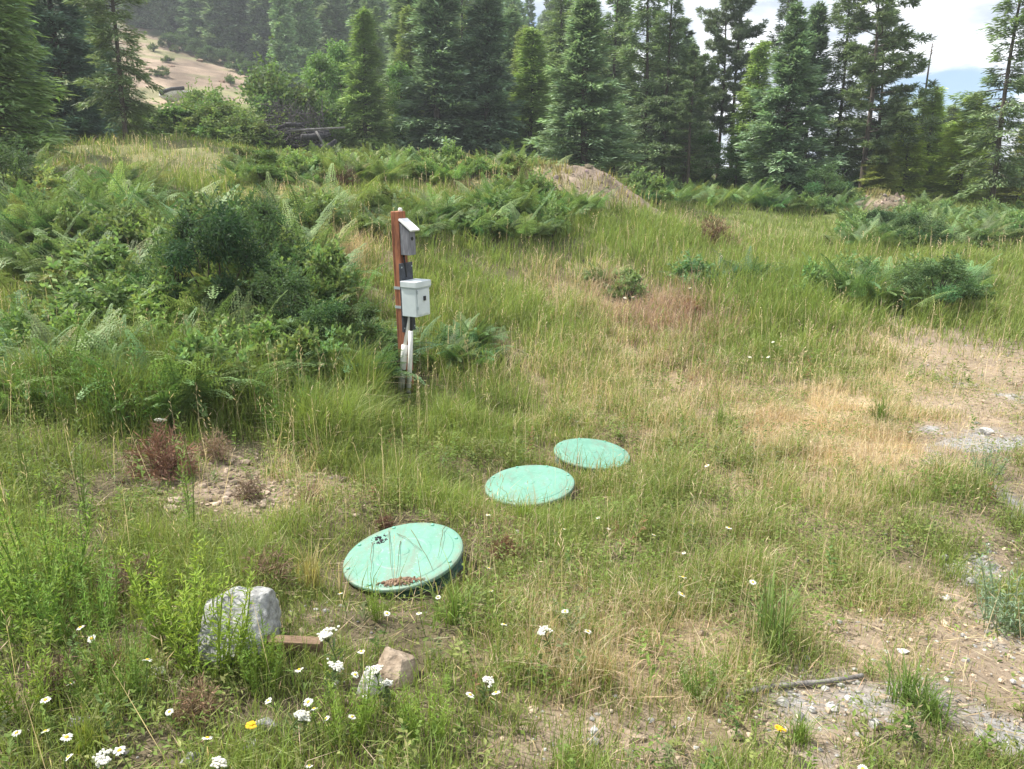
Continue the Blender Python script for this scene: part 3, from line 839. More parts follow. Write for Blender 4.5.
def build_post():
    base = at(407.5, 394, 7.0); bz = Hs(base[0], base[1])
    t = thing('utility_post', 'red-brown wooden post carrying a pale grey box and a small roofed nest box', 'post', (base[0], base[1], bz), (rad(0), rad(-1.6), rad(58)))
    top = EYE + slope(211) * 7.0 - bz
    # local axes: front (boxes) faces local -Y; yaw turns it to the right of the camera
    mb = MB(); mb.box(-.05, .05, -.045, .045, -.5, top)
    post = obj('post', mb, M_REDWOOD, t, bevel=.006)
    mb = MB(); disc_profile(mb, [(.018, top), (.02, top + .012), (.014, top + .028), (.0001, top + .03)], 12)
    obj('cap_insulator', mb, M_PVC, post, (.02, -.01, 0), smooth=True)

    def zz(v): return EYE + slope(v) * 7.0 - bz
    # backing board
    mb = MB(); mb.box(-.085, .085, -.067, -.047, zz(330), zz(262))
    obj('backing_board', mb, M_BOARD, t, bevel=.003)
    for vv in (287, 306):
        mb = MB(); mb.box(-.053, .053, -.049, .049, zz(vv) - .012, zz(vv) + .012); obj('strap', mb, M_BOXTRIM, post)
    for sx in (-.07, .07):
        for vv in (266, 326):
            mb = MB(); mb.tube([(sx, -.064, zz(vv)), (sx, -.071, zz(vv))], .007, n=8); obj('screw', mb, M_BOXTRIM, t)
    # nest box with a sloping roof
    z0, z1, z2 = zz(254), zz(231), zz(222)
    mb = MB()
    V = [(-.046, -.047, z0), (.046, -.047, z0), (.046, -.145, z0), (-.046, -.145, z0), (-.046, -.047, z2), (.046, -.047, z2), (.046, -.145, z1), (-.046, -.145, z1)]
    mb.add(V, None, [(0, 1, 2, 3), (4, 7, 6, 5), (0, 4, 5, 1), (1, 5, 6, 2), (2, 6, 7, 3), (3, 7, 4, 0)])
    nb = obj('nest_box', mb, M_GREYWOOD, t, bevel=.003)
    mb = MB(); mb.box(-.06, .06, -.083, .083, 0, .018)
    rf = obj('roof', mb, M_ROOF, nb, (0, -.112, (z1 + z2) / 2 + .012), bevel=.003); rf.rotation_euler = (math.atan2(z2 - z1, .108), 0, 0)
    mb = MB(); mb.tube([(0, -.142, z1 - .06), (0, -.149, z1 - .06)], .016, n=16)
    obj('entrance_hole', mb, M_BLACK, nb)
    mb = MB(); mb.tube([(-.02, -.055, z0), (-.025, -.07, (z0 + zz(270)) / 2), (-.01, -.066, zz(276))], .008, n=8)
    obj('cable', mb, M_BLACK, t, smooth=True)
    # control box
    b0, b1 = zz(313.5), zz(280)
    mb = MB(); mb.box(-.098, .098, -.235, -.072, b0, b1)
    bx = obj('control_box', mb, M_BOX, t, bevel=.006)
    mb = MB(); mb.box(-.107, .107, -.252, -.07, b1 - .045, b1 + .01)
    obj('hood', mb, M_BOX, bx, bevel=.005)
    mb = MB(); mb.box(-.102, .102, -.246, -.075, b1 - .057, b1 - .045)
    obj('seam_strip', mb, M_BOXTRIM, bx)
    mb = MB(); mb.box(-.085, .085, -.243, -.2355, b0 + .018, b1 - .062)
    dr = obj('door', mb, M_BOX, bx, bevel=.003)
    mb = MB(); mb.box(-.005, .02, -.257, -.2435, b0 + .14, b0 + .18)
    obj('latch', mb, M_BLACK, dr, bevel=.002)
    for sgn in (-1, 1):
        mb = MB(); mb.tube([(-.089, -.247, (b0 + b1) / 2 + sgn * .07 - .015), (-.089, -.247, (b0 + b1) / 2 + sgn * .07 + .015)], .006, n=8)
        obj('hinge', mb, M_BOXTRIM, bx)
    # conduits: points given in world, turned into the post's frame
    inv = (Matrix.Translation(t.location) @ t.rotation_euler.to_matrix().to_4x4()).inverted()

    def loc(u, v, Y): return tuple(inv @ Vector(at(u, v, Y)))
    mb = MB(); mb.tube([loc(410.5, 312, 6.9), loc(409, 322, 6.9), loc(404.5, 348, 6.9)], .017, n=12)
    c1 = obj('conduit', mb, M_PVC, t, smooth=True)
    mb = MB(); mb.tube([loc(404.7, 345, 6.895), loc(404.2, 352, 6.895), loc(400, 402, 6.9)], .030, n=14)
    obj('sleeve', mb, M_PVC, c1, smooth=True)
    mb = MB(); mb.tube([loc(410.8, 331, 6.84), loc(410.2, 360, 6.84), loc(408, 405, 6.84)], .021, n=12)
    c2 = obj('conduit', mb, M_PVC, t, smooth=True)
    mb = MB(); mb.tube([loc(411.3, 312, 6.86), loc(411, 334, 6.85)], .013, n=10)
    obj('cable', mb, M_BLACK, c2, smooth=True)
    return t


build_post()


# ------------------------------------------------------------------ plants: prototypes
def frond(mb, base, az, L, el0, bend, r, col, W=.42):
    """bracken frond: bare stipe, then an arching triangular blade of toothed pinnae"""
    n = 26
    s = np.linspace(0, 1, n)
    el = el0 - bend * s ** 1.6
    ds = L / (n - 1)
    h = np.cumsum(np.cos(el)) * ds; z = np.cumsum(np.sin(el)) * ds
    P = base + np.stack([np.cos(az) * h, np.sin(az) * h, z], 1)
    mb.tube(P[::5], np.linspace(.006, .002, len(P[::5])), np.array(col) * np.array([1.3, 1.05, .9]), n=3, cap=False)
    T = nrm(np.gradient(P, axis=0)); side = np.array([-math.sin(az), math.cos(az), 0.])
    up = np.cross(T, np.tile(side, (n, 1))) * -1
    tw = r.normal(0, .25)
    i0 = int(n * .30)
    for i in range(i0, n):
        q = (i - i0) / (n - i0)
        pl = W * (1 - q) ** .85 * (.55 + .45 * min(1, q * 6 + .5)) * r.uniform(.85, 1.1) + .015
        for sg in (-1, 1):
            d = nrm(side * sg * .92 + T[i] * .38 + up[i] * (.10 + tw * sg * .5) + np.array([0, 0, -.18]) + r.normal(0, .06, 3))
            m = max(2, int(pl / .032))
            k = np.arange(m); pos = P[i] + d * (k / m * pl)[:, None] + np.array([0, 0, -1.0])[None] * ((k / m) ** 2 * pl * .16)[:, None]
            fwd = nrm(T[i] - d * (T[i] @ d))
            ln = (.010 + .030 * (1 - k / m) * (pl / W + .25))
            for s2 in (-1, 1):
                dd = nrm(d * .55 + fwd * s2 + r.normal(0, .12, (m, 3)))
                S = nrm(np.cross(dd, np.tile(up[i], (m, 1))))
                mb.rhombs(pos, dd, S, ln * 1.35, .018, rvar(col, m, r, .10, .03), mid=.4)


def bracken_proto(seed, nf, Hh, col):
    r = np.random.default_rng(seed); mb = MB()
    for k in range(nf):
        az = r.uniform(0, 6.283); rr = abs(r.normal(0, .30))
        b = np.array([math.cos(az + r.normal(0, .7)) * rr, math.sin(az + r.normal(0, .7)) * rr, 0])
        frond(mb, b, az, Hh * r.uniform(.5, 1.1), rad(r.uniform(45, 80)), rad(r.uniform(25, 100)), r, np.array(col) * (1 + r.normal(0, .14)) * np.array([1 + r.normal(.0, .1), 1, 1]), .25 * r.uniform(.75, 1.25))
    return mb.mesh('fronds', M_FERN)


BRACK_KINDS = 4
BRACK = [bracken_proto(100 + i, n, 1.0, c) for i, (n, c) in enumerate([(30, (.155, .23, .09)), (34, (.17, .24, .095)), (28, (.19, .255, .095)), (32, (.13, .205, .09))])]


def leaf_cloud(mb, C, R_, n, L, W, col, r, shell=.55, flat=1.0):
    d = nrm(r.normal(0, 1, (n, 3))); rr = R_ * (shell + (1 - shell) * r.random(n)) ** 1.0
    P = C + d * rr[:, None] * np.array([1, 1, flat])
    D = nrm(d * .6 + r.normal(0, .7, (n, 3)) + np.array([0, 0, .1])); S = nrm(np.cross(D, r.normal(0, 1, (n, 3))))
    mb.rhombs(P, D, S, L * r.uniform(.7, 1.3, n), W * r.uniform(.7, 1.2, n), rvar(col, n, r, .17, .05), droop=.1)


def shrub_proto(seed, R_, Hh, n, leafL, leafW, col, lob=26):
    """stems + crown with lobes, gaps and uneven outline"""
    r = np.random.default_rng(seed); st = MB(); cr = MB()
    for k in range(lob):
        a = r.uniform(0, 6.283); q = math.sqrt(r.random()); zt = r.random()
        w = R_ * q * (1 - .55 * zt ** 2)
        c = np.array([math.cos(a) * w, math.sin(a) * w, Hh * (.18 + .78 * zt * (1 - .30 * q * q))])
        rad_ = R_ * r.uniform(.10, .34)
        leaf_cloud(cr, c, rad_, int(n / lob), leafL, leafW, np.array(col) * (1 + r.normal(0, .22)) * np.array([1 + r.normal(0, .12), 1, 1]), r, .35, .8)
        m = c * np.array([.45, .45, .55])
        st.tube([(c[0] * .08, c[1] * .08, -.05), tuple(m + r.normal(0, .03, 3)), tuple(c)], [.02 * R_ + .004, .013 * R_ + .003, .003], n=5, cap=False)
        # sprigs poking out
        d = nrm(r.normal(0, 1, (6, 3)) + np.array([0, 0, .8]))
        for e in d:
            mm = 10; kk = np.arange(mm) / mm
            pos = c + e * (rad_ * (.7 + r.uniform(.6, 1.9) * kk))[:, None]
            leafd = nrm(e + r.normal(0, .6, (mm, 3)))
            cr.rhombs(pos, leafd, nrm(np.cross(leafd, r.normal(0, 1, (mm, 3)))), leafL, leafW, rvar(np.array(col) * 1.1, mm, r, .15), droop=.1)
    return st.mesh('stems', M_BARK, True), cr.mesh('foliage', M_LEAF)


SHRUB_DARK = [shrub_proto(200 + i, 1.0, 1.5, 11000, .07, .022, (.095, .145, .06), 20) for i in range(2)]
LEAFY = [shrub_proto(230 + i, .42, .62, 1500, .07, .035, (.17, .235, .09), 12) for i in range(2)]
SHRUB_BRIGHT = [shrub_proto(210 + i, 1.6, 2.4, 8000, .13, .075, (.11, .165, .062), 30) for i in range(3)]


def weed_proto(seed, n, Hh, spread, col, leafL, fine=True):
    """upright feathery stems with narrow leaves"""
    r = np.random.default_rng(seed); st = MB(); lf = MB()
    for k in range(n):
        a = r.uniform(0, 6.283); q = math.sqrt(r.random()) * spread
        b = np.array([math.cos(a) * q * .6, math.sin(a) * q * .6, -.02]); h = Hh * r.uniform(.55, 1.15)
        t = b + np.array([math.cos(a) * q * .6 + r.normal(0, .03), math.sin(a) * q * .6 + r.normal(0, .03), h])
        m = (b + t) / 2 + r.normal(0, .015, 3)
        st.tube([b, m, t], [.0035, .003, .0012], np.array(col) * np.array([1.1, 1, .9]), n=3, cap=False)
        nl = int(h / .011)
        s = r.uniform(.12, 1, nl)
        P = b + (t - b) * s[:, None]
        az = r.uniform(0, 6.283, nl); D = nrm(np.stack([np.cos(az), np.sin(az), r.uniform(.3, 1.3, nl)], 1)); S = nrm(np.cross(D, np.array([0, 0, 1.]) + r.normal(0, .3, (nl, 3))))
        lf.rhombs(P, D, S, leafL * (1.15 - .6 * s) * r.uniform(.6, 1.3, nl), leafL * .11, rvar(col, nl, r, .15, .05), droop=.12)
    return st.mesh('stems', M_GRASS), lf.mesh('leaves', M_GRASS)


WEED = [weed_proto(300, 26, .42, .16, (.21, .31, .06), .055), weed_proto(301, 34, .40, .22, (.155, .26, .06), .05), weed_proto(302, 3, .6, .05, (.16, .23, .07), .06), weed_proto(303, 22, .3, .14, (.22, .3, .2), .05)]


def tuft_proto(seed, n, Hh, col, w=.005, lean=.5):
    r = np.random.default_rng(seed); mb = MB()
    for k in range(n):
        a = r.uniform(0, 6.283); ln = abs(r.normal(0, lean)); h = Hh * r.uniform(.5, 1.15)
        b = np.array([r.normal(0, .03), r.normal(0, .03), -.01]); s = np.array([-math.sin(a), math.cos(a), 0]) * w / 2
        d = np.array([math.cos(a) * ln, math.sin(a) * ln, 0])
        p1 = b + d * h * .3 + [0, 0, h * .55]; p2 = b + d * h * .9 + np.array([0, 0, h * (1 - .3 * ln)])
        mb.add([b - s, b + s, p1 - s, p1 + s, p2], [(0, 1, 3), (0, 3, 2), (2, 3, 4)], None, rvar(col, 1, r, .15)[0])
    return mb.mesh('blades', M_GRASS)


TUFT = [tuft_proto(320, 110, .36, (.15, .205, .06), .0042, .75), tuft_proto(321, 120, .22, (.17, .23, .06), .0042, .9), tuft_proto(322, 140, .3, (.36, .29, .16), .004)]


def drybush_proto(seed, n, R_, Hh, col):
    r = np.random.default_rng(seed); mb = MB()
    for k in range(n):
        d = nrm(r.normal(0, 1, 3) * np.array([1, 1, .6]) + np.array([0, 0, .5])); L = r.uniform(.5, 1)
        e = d * np.array([R_, R_, Hh]) * L; m = e * .5 + r.normal(0, R_ * .14, 3)
        b = r.normal(0, .02, 3) * np.array([1, 1, 0])
        mb.tube([b, m, e], [.003, .002, .001], rvar(col, 1, r, .2)[0], n=3, cap=False)
        t = r.uniform(.4, 1, 14)[:, None]; P = m + (e - m) * t
        D = nrm(d + r.normal(0, .9, (14, 3)))
        mb.rhombs(P, D, nrm(np.cross(D, r.normal(0, 1, (14, 3)))), R_ * r.uniform(.15, .35, 14), .004, rvar(col, 14, r, .2), mid=.5)
    return mb.mesh('twigs', M_TWIG)


DRY = [drybush_proto(340, 130, .16, .22, (.22, .125, .085)), drybush_proto(341, 110, .14, .24, (.25, .18, .12))]


# ------------------------------------------------------------------ plants: placing
def put(name, label, cat, parts, pos, s=1.0, rz=None, tint=(1, 1, 1), group=None, sz=None, single=False, r=rng):
    """one plant = an Empty at its base with its parts, or one mesh where it has a single part"""
    rz = r.uniform(0, 6.283) if rz is None else rz
    scl = (s, s, sz or s)
    if len(parts) == 1:
        o = link(name, parts[0][1], None, tuple(pos)); o.rotation_euler = (0, 0, rz); o.scale = scl
        o.color = (*tint, 1)
        return tag(o, label, cat, group)
    t = thing(name, label, cat, tuple(pos), (0, 0, rz), group); t.scale = scl
    for nm, me in parts:
        c = link(nm, me, t)
        if nm in ('foliage', 'leaves', 'crown', 'needles', 'fronds'): c.color = (*tint, 1)
    return t


TANP = Blob(342, 264, 38, 26)


def bracken_zone(n, u0, u1, v0, v1, s0, s1, label, group, seed, tint=(1, 1, 1), band=None):
    r = np.random.default_rng(seed); k = 0; tries = 0
    pts = []
    while k < n and tries < n * 20:
        tries += 1
        u = r.uniform(u0, u1); f = (u - u0) / (u1 - u0)
        lo = v0[0] + (v0[1] - v0[0]) * f; hi = v1[0] + (v1[1] - v1[0]) * f
        v = r.uniform(lo, hi)
        p = G(u, v)
        s = r.uniform(s0, s1)
        if any(np.hypot(*(p[:2] - q)) < .34 * s for q in pts): continue
        pts.append(p[:2]); k += 1
        if TANP(p[:1], p[1:2])[0] > .35: continue
        w = r.integers(0, 4)
        g = (np.array(tint) * (1 + r.normal(0, .13))) * np.array([1 + r.normal(0, .06), 1, 1 + r.normal(0, .05)])
        if r.random() < .38:
            put('leafy_plant', label.replace('bracken fern', 'leafy plant').replace('bracken clump', 'leafy plant').replace('bracken sprout', 'leafy plant').replace('leafy plant', 'broad-leaved leafy plant'), 'plant', [('stems', LEAFY[w % 2][0]), ('foliage', LEAFY[w % 2][1])], p, s * r.uniform(.95, 1.4), None, tuple(g * 1.05), group.replace('bracken', 'leafy plants'), s * r.uniform(.8, 1.3), r=r)
            continue
        put('bracken', label, 'fern', [('fronds', BRACK[w])], p, s, None, tuple(g), group, s * r.uniform(.8, 1.05), r=r)


B = bracken_zone
B(48, 10, 330, (225, 215), (300, 335), .7, 1.15, 'lush green bracken fern in the thicket around the dark shrub', 'bracken around the dark shrub', 1)
B(24, 0, 150, (195, 190), (262, 250), .65, 1.05, 'pale green bracken fern on the bank at the left edge', 'bracken on the left bank', 2, (1.15, 1.1, 1.05))
B(20, 60, 330, (325, 345), (385, 375), .5, .85, 'low bracken fern among tall grass below the dark shrub', 'low bracken below the dark shrub', 3, (1.1, 1.15, 1))
B(46, 235, 530, (172, 172), (190, 184), .5, .85, 'bracken fern on the ridge in front of the forest', 'bracken along the ridge', 4, (1.15, 1.12, 1.05))
B(26, 395, 590, (208, 214), (248, 242), .5, .9, 'dense bracken fern on the slope right behind the post', 'bracken behind the post', 5, (1.12, 1.1, 1.1))
B(12, 300, 400, (215, 215), (250, 285), .4, .75, 'scattered bracken fern by the tan grass patch left of the post', 'bracken by the tan grass patch', 6, (1.15, 1.1, 1))
B(38, 635, 850, (196, 197), (206, 216), .55, 1.0, 'bracken fern in the belt right of the dirt mound under the trees', 'bracken belt under the trees', 7, (1.05, 1.08, 1.1))
B(52, 850, 1035, (207, 214), (252, 258), .6, 1.0, 'bracken fern in the belt around the low dirt heap at right', 'bracken at the right tree edge', 8, (1.02, 1.05, 1.05))
B(22, 800, 975, (282, 292), (305, 316), .5, .85, 'bracken fern in the lone patch standing in the right meadow', 'lone bracken patch in the meadow', 9, (.9, 1.0, 1.0))
B(7, 430, 480, (335, 345), (366, 370), .35, .55, 'small bracken fern at the foot of the post', 'bracken at the foot of the post', 10, (.75, .85, .85))
B(5, 690, 745, (285, 285), (295, 295), .55, .8, 'small blue-green bracken clump in the middle of the meadow', 'bracken clumps in mid meadow', 11, (.85, 1, 1.15))
B(12, 290, 395, (345, 350), (395, 385), .5, .85, 'shaded bracken fern just left of the post', 'bracken left of the post', 12, (.85, .95, .95))
B(6, 560, 640, (285, 285), (300, 300), .3, .5, 'tiny bracken sprout in grass behind the reddish grass', 'bracken sprouts in mid meadow', 13)

for (u, v, s, szz, k, lab, tint) in [
    (218, 330, .8, .92, 0, 'tall dark green shrub rising from the bracken left of the post', (.62, .75, .85)),
    (262, 300, .7, .72, 1, 'dark shrub close behind the tall dark shrub, on its right', (.75, .85, .85)),
    (180, 322, .5, .62, 1, 'small dark shrub on the left flank of the tall dark shrub', (1.15, 1.2, 1)),
    (285, 348, .62, .55, 1, 'lower dark shrub on the right flank of the tall dark shrub', (.9, 1, 1)),
    (345, 372, .6, .5, 0, 'small dark shrub touching the bracken just left of the post', (1, 1.1, 1)),
    (935, 312, .72, .5, 1, 'dark low bush at right end of the lone bracken patch', (.9, 1, 1)),
    (272, 184, 1.0, .5, 0, 'dark bush on the ridge in front of the charred logs', (1.3, 1.35, 1.1)),
    (820, 205, 1.1, .8, 1, 'dark bush in the fern belt right of the dense fir', (.9, 1, 1.05)),
    (875, 238, .9, .5, 0, 'dark bush below the low dirt heap at right', (.85, .95, 1)),
    (912, 248, .9, .5, 1, 'second dark bush below the low dirt heap, nearer the camera', (.85, .95, 1)),
    (12, 205, .9, .6, 1, 'dark bush under the big left conifer', (.8, .85, .9)),
]:
    stm, fol = SHRUB_DARK[k]
    put('shrub', lab, 'shrub', [('stems', stm), ('foliage', fol)], G(u, v), s, None, tint, None, szz)

B(34, 100, 330, (290, 290), (345, 350), .6, 1.0, 'bracken fern in front of the tall dark shrub', 'bracken in front of the dark shrub', 21, (1.0, 1.0, .95))
B(26, 0, 300, (350, 385), (415, 425), .45, .8, 'ragged bracken fern in the green belt above the reddish dead bush', 'bracken above the reddish dead bush', 22, (.95, 1.0, .9))
B(40, 235, 520, (156, 158), (172, 170), .45, .75, 'bracken fern on the crest of the ridge', 'bracken on the ridge crest', 23, (1.05, 1.0, .95))
B(14, 480, 575, (196, 198), (226, 226), .6, .95, 'bracken fern at the left foot of the dirt mound', 'bracken at the mound foot', 24, (.95, 1.0, 1.0))
# broad-leaved bushes in front of the bare slope
for (u, Y, vt, s, k, lab, tint) in [
    (178, 27, 100, 1.15, 0, 'bright green bush right of the slender pine, below the bare slope', (1.3, 1.25, 1.2)),
    (222, 26, 96, .95, 1, 'rounded light green bush in front of the bare slope', (1.45, 1.35, 1.3)),
    (247, 25, 112, .75, 2, 'small light bush at the left end of the charred logs', (1.4, 1.3, 1.3)),
    (276, 32, 66, 1.45, 2, 'largest rounded bush behind the charred logs', (1.15, 1.15, 1.1)),
    (205, 34, 84, .8, 0, 'thin upright bush at the foot of the bare slope', (1.5, 1.4, 1.2)),
    (312, 33, 92, 1.0, 1, 'deep green bush between the charred logs and the bright larch', (1.1, 1.2, 1.1)),
    (150, 30, 108, .9, 2, 'olive bush behind the slender pine trunk', (.9, .9, .8)),
]:
    X = xof(u, vt, Y); z = Hs(X, Y); h = EYE + slope(vt) * Y - z
    stm, fol = SHRUB_BRIGHT[k]
    put('bush', lab, 'bush', [('stems', stm), ('foliage', fol)], (X, Y, z - .1), s, None, tint, None, max(h / 2.45, .3))

W_ = [
    (45, 600, 1, 1.05, (1.5, 1.35, 1.05), 'big feathery bright green weed in the lower left corner area'),
    (8, 640, 1, 1.0, (1.35, 1.2, 1), 'feathery green weed cut by the left edge, beside the big one'),
    (85, 640, 1, .85, (1.15, 1.15, 1), 'darker feathery weed right of the big bright one'),
    (188, 645, 0, 1.05, (1.35, 1.25, 1), 'yellow-green feathery weed left of the grey boulder'),
    (212, 674, 0, 1.0, (1.25, 1.15, .9), 'yellow-green weed growing up the front of the grey boulder'),
    (150, 600, 0, .6, (1, .95, 1), 'small pale weed left of the yellow-green feathery weed'),
    (195, 540, 2, 1.0, (1.1, 1.1, .9), 'tall pointed weed spire right of the reddish dry bush'),
    (88, 545, 2, 1.0, (1, 1, .9), 'tall thin weed spire above the big feathery weed'),
    (30, 500, 2, 1.05, (1.05, 1, .9), 'tall thin weed spire at left edge in the tall grass'),
    (1000, 628, 3, 1.0, (1, 1, 1), 'silvery green bushy weed beside the gravel at the right edge'),
    (985, 480, 3, .8, (.9, 1, .9), 'pale green weed near the gravel patch at the right edge'),
    (262, 680, 0, .5, (1.2, 1.1, .9), 'slim yellow-green weed in front of the right half of the boulder'),
    (120, 700, 1, .7, (1.1, 1, .9), 'leafy weed in the lower left between daisies'),
    (30, 720, 0, .8, (1.1, 1, .9), 'yellow-green weed in the bottom left corner'),
    (262, 690, 0, .6, (.9, .95, .9), 'green weed below the boulder and above the smooth stone'),
    (700, 700, 1, .4, (1, 1, .9), 'low leafy weed left of the grey stick'),
    (345, 745, 0, .6, (1, 1, .9), 'bright weed at the bottom edge below the tan stone'),
    (430, 745, 0, .55, (1, 1, .9), 'bright weed at the bottom edge left of the dry patch'),
    (380, 620, 0, .4, (1, 1, .8), 'low yellow-green weed in front of the nearest lid'),
    (240, 400, 1, 1.2, (.85, .9, .9), 'tall feathery weed in the grass below the dark shrub'),
    (130, 430, 1, 1.3, (.8, .9, .95), 'dusky feathery weed behind the reddish dry bush'),
    (60, 420, 1, 1.2, (.9, .95, .9), 'dusky feathery weed in tall grass at the left'),
    (290, 440, 1, 1.0, (.9, 1, .9), 'feathery green weed above the bare soil patch'),
]
for u, v, k, s, tint, lab in W_:
    stm, lf = WEED[k]
    put('weed', lab, 'weed', [('stems', stm), ('leaves', lf)], G(u, v), s, None, tint)

T_ = [
    (772, 655, 0, 1.05, (.95, 1, 1), 'tall rushy grass tuft standing behind the grey stick'),
    (905, 705, 1, .9, (.9, 1, 1), 'dark green grass tuft on the dirt right of the stick'),
    (930, 725, 1, .75, (.9, 1, 1), 'low green grass tuft in front of the one right of the stick'),
    (455, 625, 1, 1.0, (.95, 1, .9), 'dense green grass tuft right of the nearest lid'),
    (880, 425, 0, .9, (1, 1, .9), 'green grass tuft at the edge of the tan dry grass'),
    (310, 590, 2, .8, (1, 1.1, .8), 'tan grass tuft left of the nearest lid'),
    (600, 690, 2, .6, (1, 1, .9), 'pale straw tuft on the dry ground at lower centre'),
    (720, 430, 0, .8, (1.1, 1.15, .9), 'yellow-green grass tuft in the reddish meadow behind the lids'),
    (470, 415, 0, 1.1, (1.05, 1.1, .9), 'tall lush grass tuft right of the post'),
    (420, 410, 0, .7, (1, 1.05, .9), 'lush grass tuft at the foot of the pale conduits'),
    (515, 470, 1, .5, (1, 1, .9), 'small grass tuft behind the middle lid'),
    (525, 525, 1, .8, (1.15, 1.15, .8), 'yellow-green grass tuft in front of the middle lid'),
    (90, 760, 1, .8, (1.1, 1, .8), 'grass tuft at the bottom edge in the left corner'),
    (310, 420, 0, 1.2, (.9, 1, .95), 'tall dark grass tuft left of the conduits'),
    (800, 745, 1, .6, (1, 1.05, .9), 'short green tuft beneath the orange-yellow flower'),
]
for u, v, k, s, tint, lab in T_:
    put('grass_tuft', lab, 'grass tuft', [('blades', TUFT[k])], G(u, v), s, None, tint)

D_ = [
    (163, 475, 0, 1.45, (1, 1, 1), 'reddish brown dead bush at the edge of the tall grass'),
    (270, 590, 1, 1.0, (.9, .85, .85), 'dead brown twiggy weed left of the nearest lid'),
    (713, 243, 0, 2.6, (.9, 1.0, .9), 'dark brown dead bush far off in the meadow'),
    (345, 190, 0, 2.2, (.6, .65, .7), 'dark dead brush clump on the ridge left of the post'),
    (215, 460, 1, .9, (1.1, 1.1, 1.1), 'straw-coloured dead weed on the bare soil patch'),
    (385, 528, 1, .45, (.7, .55, .55), 'dark dead stems rising behind the nearest lid'),
    (250, 500, 1, .7, (.8, .8, .85), 'grey dead weed on the right of the bare soil patch'),
    (310, 505, 1, .6, (1, .95, .9), 'low straw-coloured dead weed right of the bare soil patch'),
    (60, 700, 1, .8, (.7, .7, .7), 'dark dead weed by the daisies in the lower left'),
    (200, 720, 1, .7, (.9, .85, .8), 'brown dead weed above the flat grey stone at the bottom'),
    (105, 680, 0, .5, (.8, .75, .7), 'rusty dead weed in the lower left'),
    (130, 600, 1, 1.0, (1, 1, 1), 'dry grey-brown weed between the bright weeds at left'),
    (690, 318, 0, 1.3, (1.5, 1.4, 1.3), 'reddish seeding dock clump in the reddish grass'),
    (505, 560, 0, .6, (1, 1, .9), 'small rusty weed right of the nearest lid'),
    (20, 185, 1, 3.0, (.8, .75, .75), 'grey dead brush on the bare bank under the left conifer'),
]
for u, v, k, s, tint, lab in D_:
    put('dead_weed', lab, 'dead weed', [('twigs', DRY[k])], G(u, v), s, None, tint)


# ------------------------------------------------------------------ flowers
def daisy_parts(seed, R_, Hh, pet=(.68, .68, .65), cen=(.75, .5, .05), np_=15):
    r = np.random.default_rng(seed)
    st = MB(); st.tube([(0, 0, -.02), (.01, .004, Hh * .5), (0, 0, Hh)], [.0022, .002, .0017], (.13, .18, .06), n=4, cap=False)
    k = 6; s = r.uniform(.1, .7, k); az = r.uniform(0, 6.28, k); D = nrm(np.stack([np.cos(az), np.sin(az), np.full(k, .9)], 1))
    st.rhombs(np.stack([.008 * np.sin(s * 3), 0 * s, s * Hh], 1), D, nrm(np.stack([-np.sin(az), np.cos(az), 0 * az], 1)), .04, .008, (.13, .19, .05), droop=.2)
    pt = MB(); az = np.arange(np_) / np_ * 6.283 + r.normal(0, .06, np_)
    D = nrm(np.stack([np.cos(az), np.sin(az), r.uniform(-.25, .15, np_)], 1)); S = np.stack([-np.sin(az), np.cos(az), 0 * az], 1)
    pt.rhombs(np.tile([0, 0, Hh], (np_, 1)) + D * R_ * .2, D, S, R_ * .85, R_ * .42, rvar(pet, np_, r, .04, .01), droop=.1, mid=.62)
    ce = MB(); disc_profile(ce, [(R_ * .36, Hh), (R_ * .34, Hh + R_ * .12), (R_ * .2, Hh + R_ * .22), (.0001, Hh + R_ * .25)], 12, cen)
    return [('stem', st.mesh('stem', M_GRASS)), ('petals', pt.mesh('petals', M_PETAL)), ('centre', ce.mesh('centre', M_PETAL))]


def yarrow_parts(seed, R_, Hh):
    r = np.random.default_rng(seed); st = MB(); fl = MB()
    st.tube([(0, 0, -.02), (.012, 0, Hh * .5), (0, 0, Hh * .85)], [.003, .0025, .002], (.14, .18, .08), n=4, cap=False)
    k = 16; s = r.uniform(.05, .75, k); az = r.uniform(0, 6.28, k); D = nrm(np.stack([np.cos(az), np.sin(az), np.full(k, .8)], 1))
    st.rhombs(np.stack([.01 * np.sin(s * 3), 0 * s, s * Hh], 1), D, nrm(np.stack([-np.sin(az), np.cos(az), 0 * az], 1)), .05, .008, (.12, .18, .07), droop=.2)
    for q in range(14):
        a = r.uniform(0, 6.283); rr = math.sqrt(r.random()) * R_
        c = np.array([math.cos(a) * rr, math.sin(a) * rr, Hh + r.normal(0, .003) - rr * .18])
        st.tube([(0, 0, Hh * .8), tuple(c - [0, 0, .002])], [.001, .001], (.14, .18, .08), n=3, cap=False)
        v, f = ICO
        for w in range(5):
            fl.add(v * np.array([.0048, .0048, .003]) + c + r.normal(0, .006, 3) * np.array([1, 1, .3]), f, None, rvar((.68, .67, .6), 1, r, .05, .01)[0])
    return [('stem', st.mesh('stem', M_GRASS)), ('flower_head', fl.mesh('flower_head', M_PETAL))]


DAISY = [daisy_parts(400 + i, R_, h) for i, (R_, h) in enumerate([(.016, .15), (.014, .11), (.017, .2)])]
YARROW = [yarrow_parts(410 + i, R_, h) for i, (R_, h) in enumerate([(.024, .17), (.02, .13)])]
DANDY = [daisy_parts(420, .02, .12, (.75, .5, .03), (.72, .45, .02), 26)]


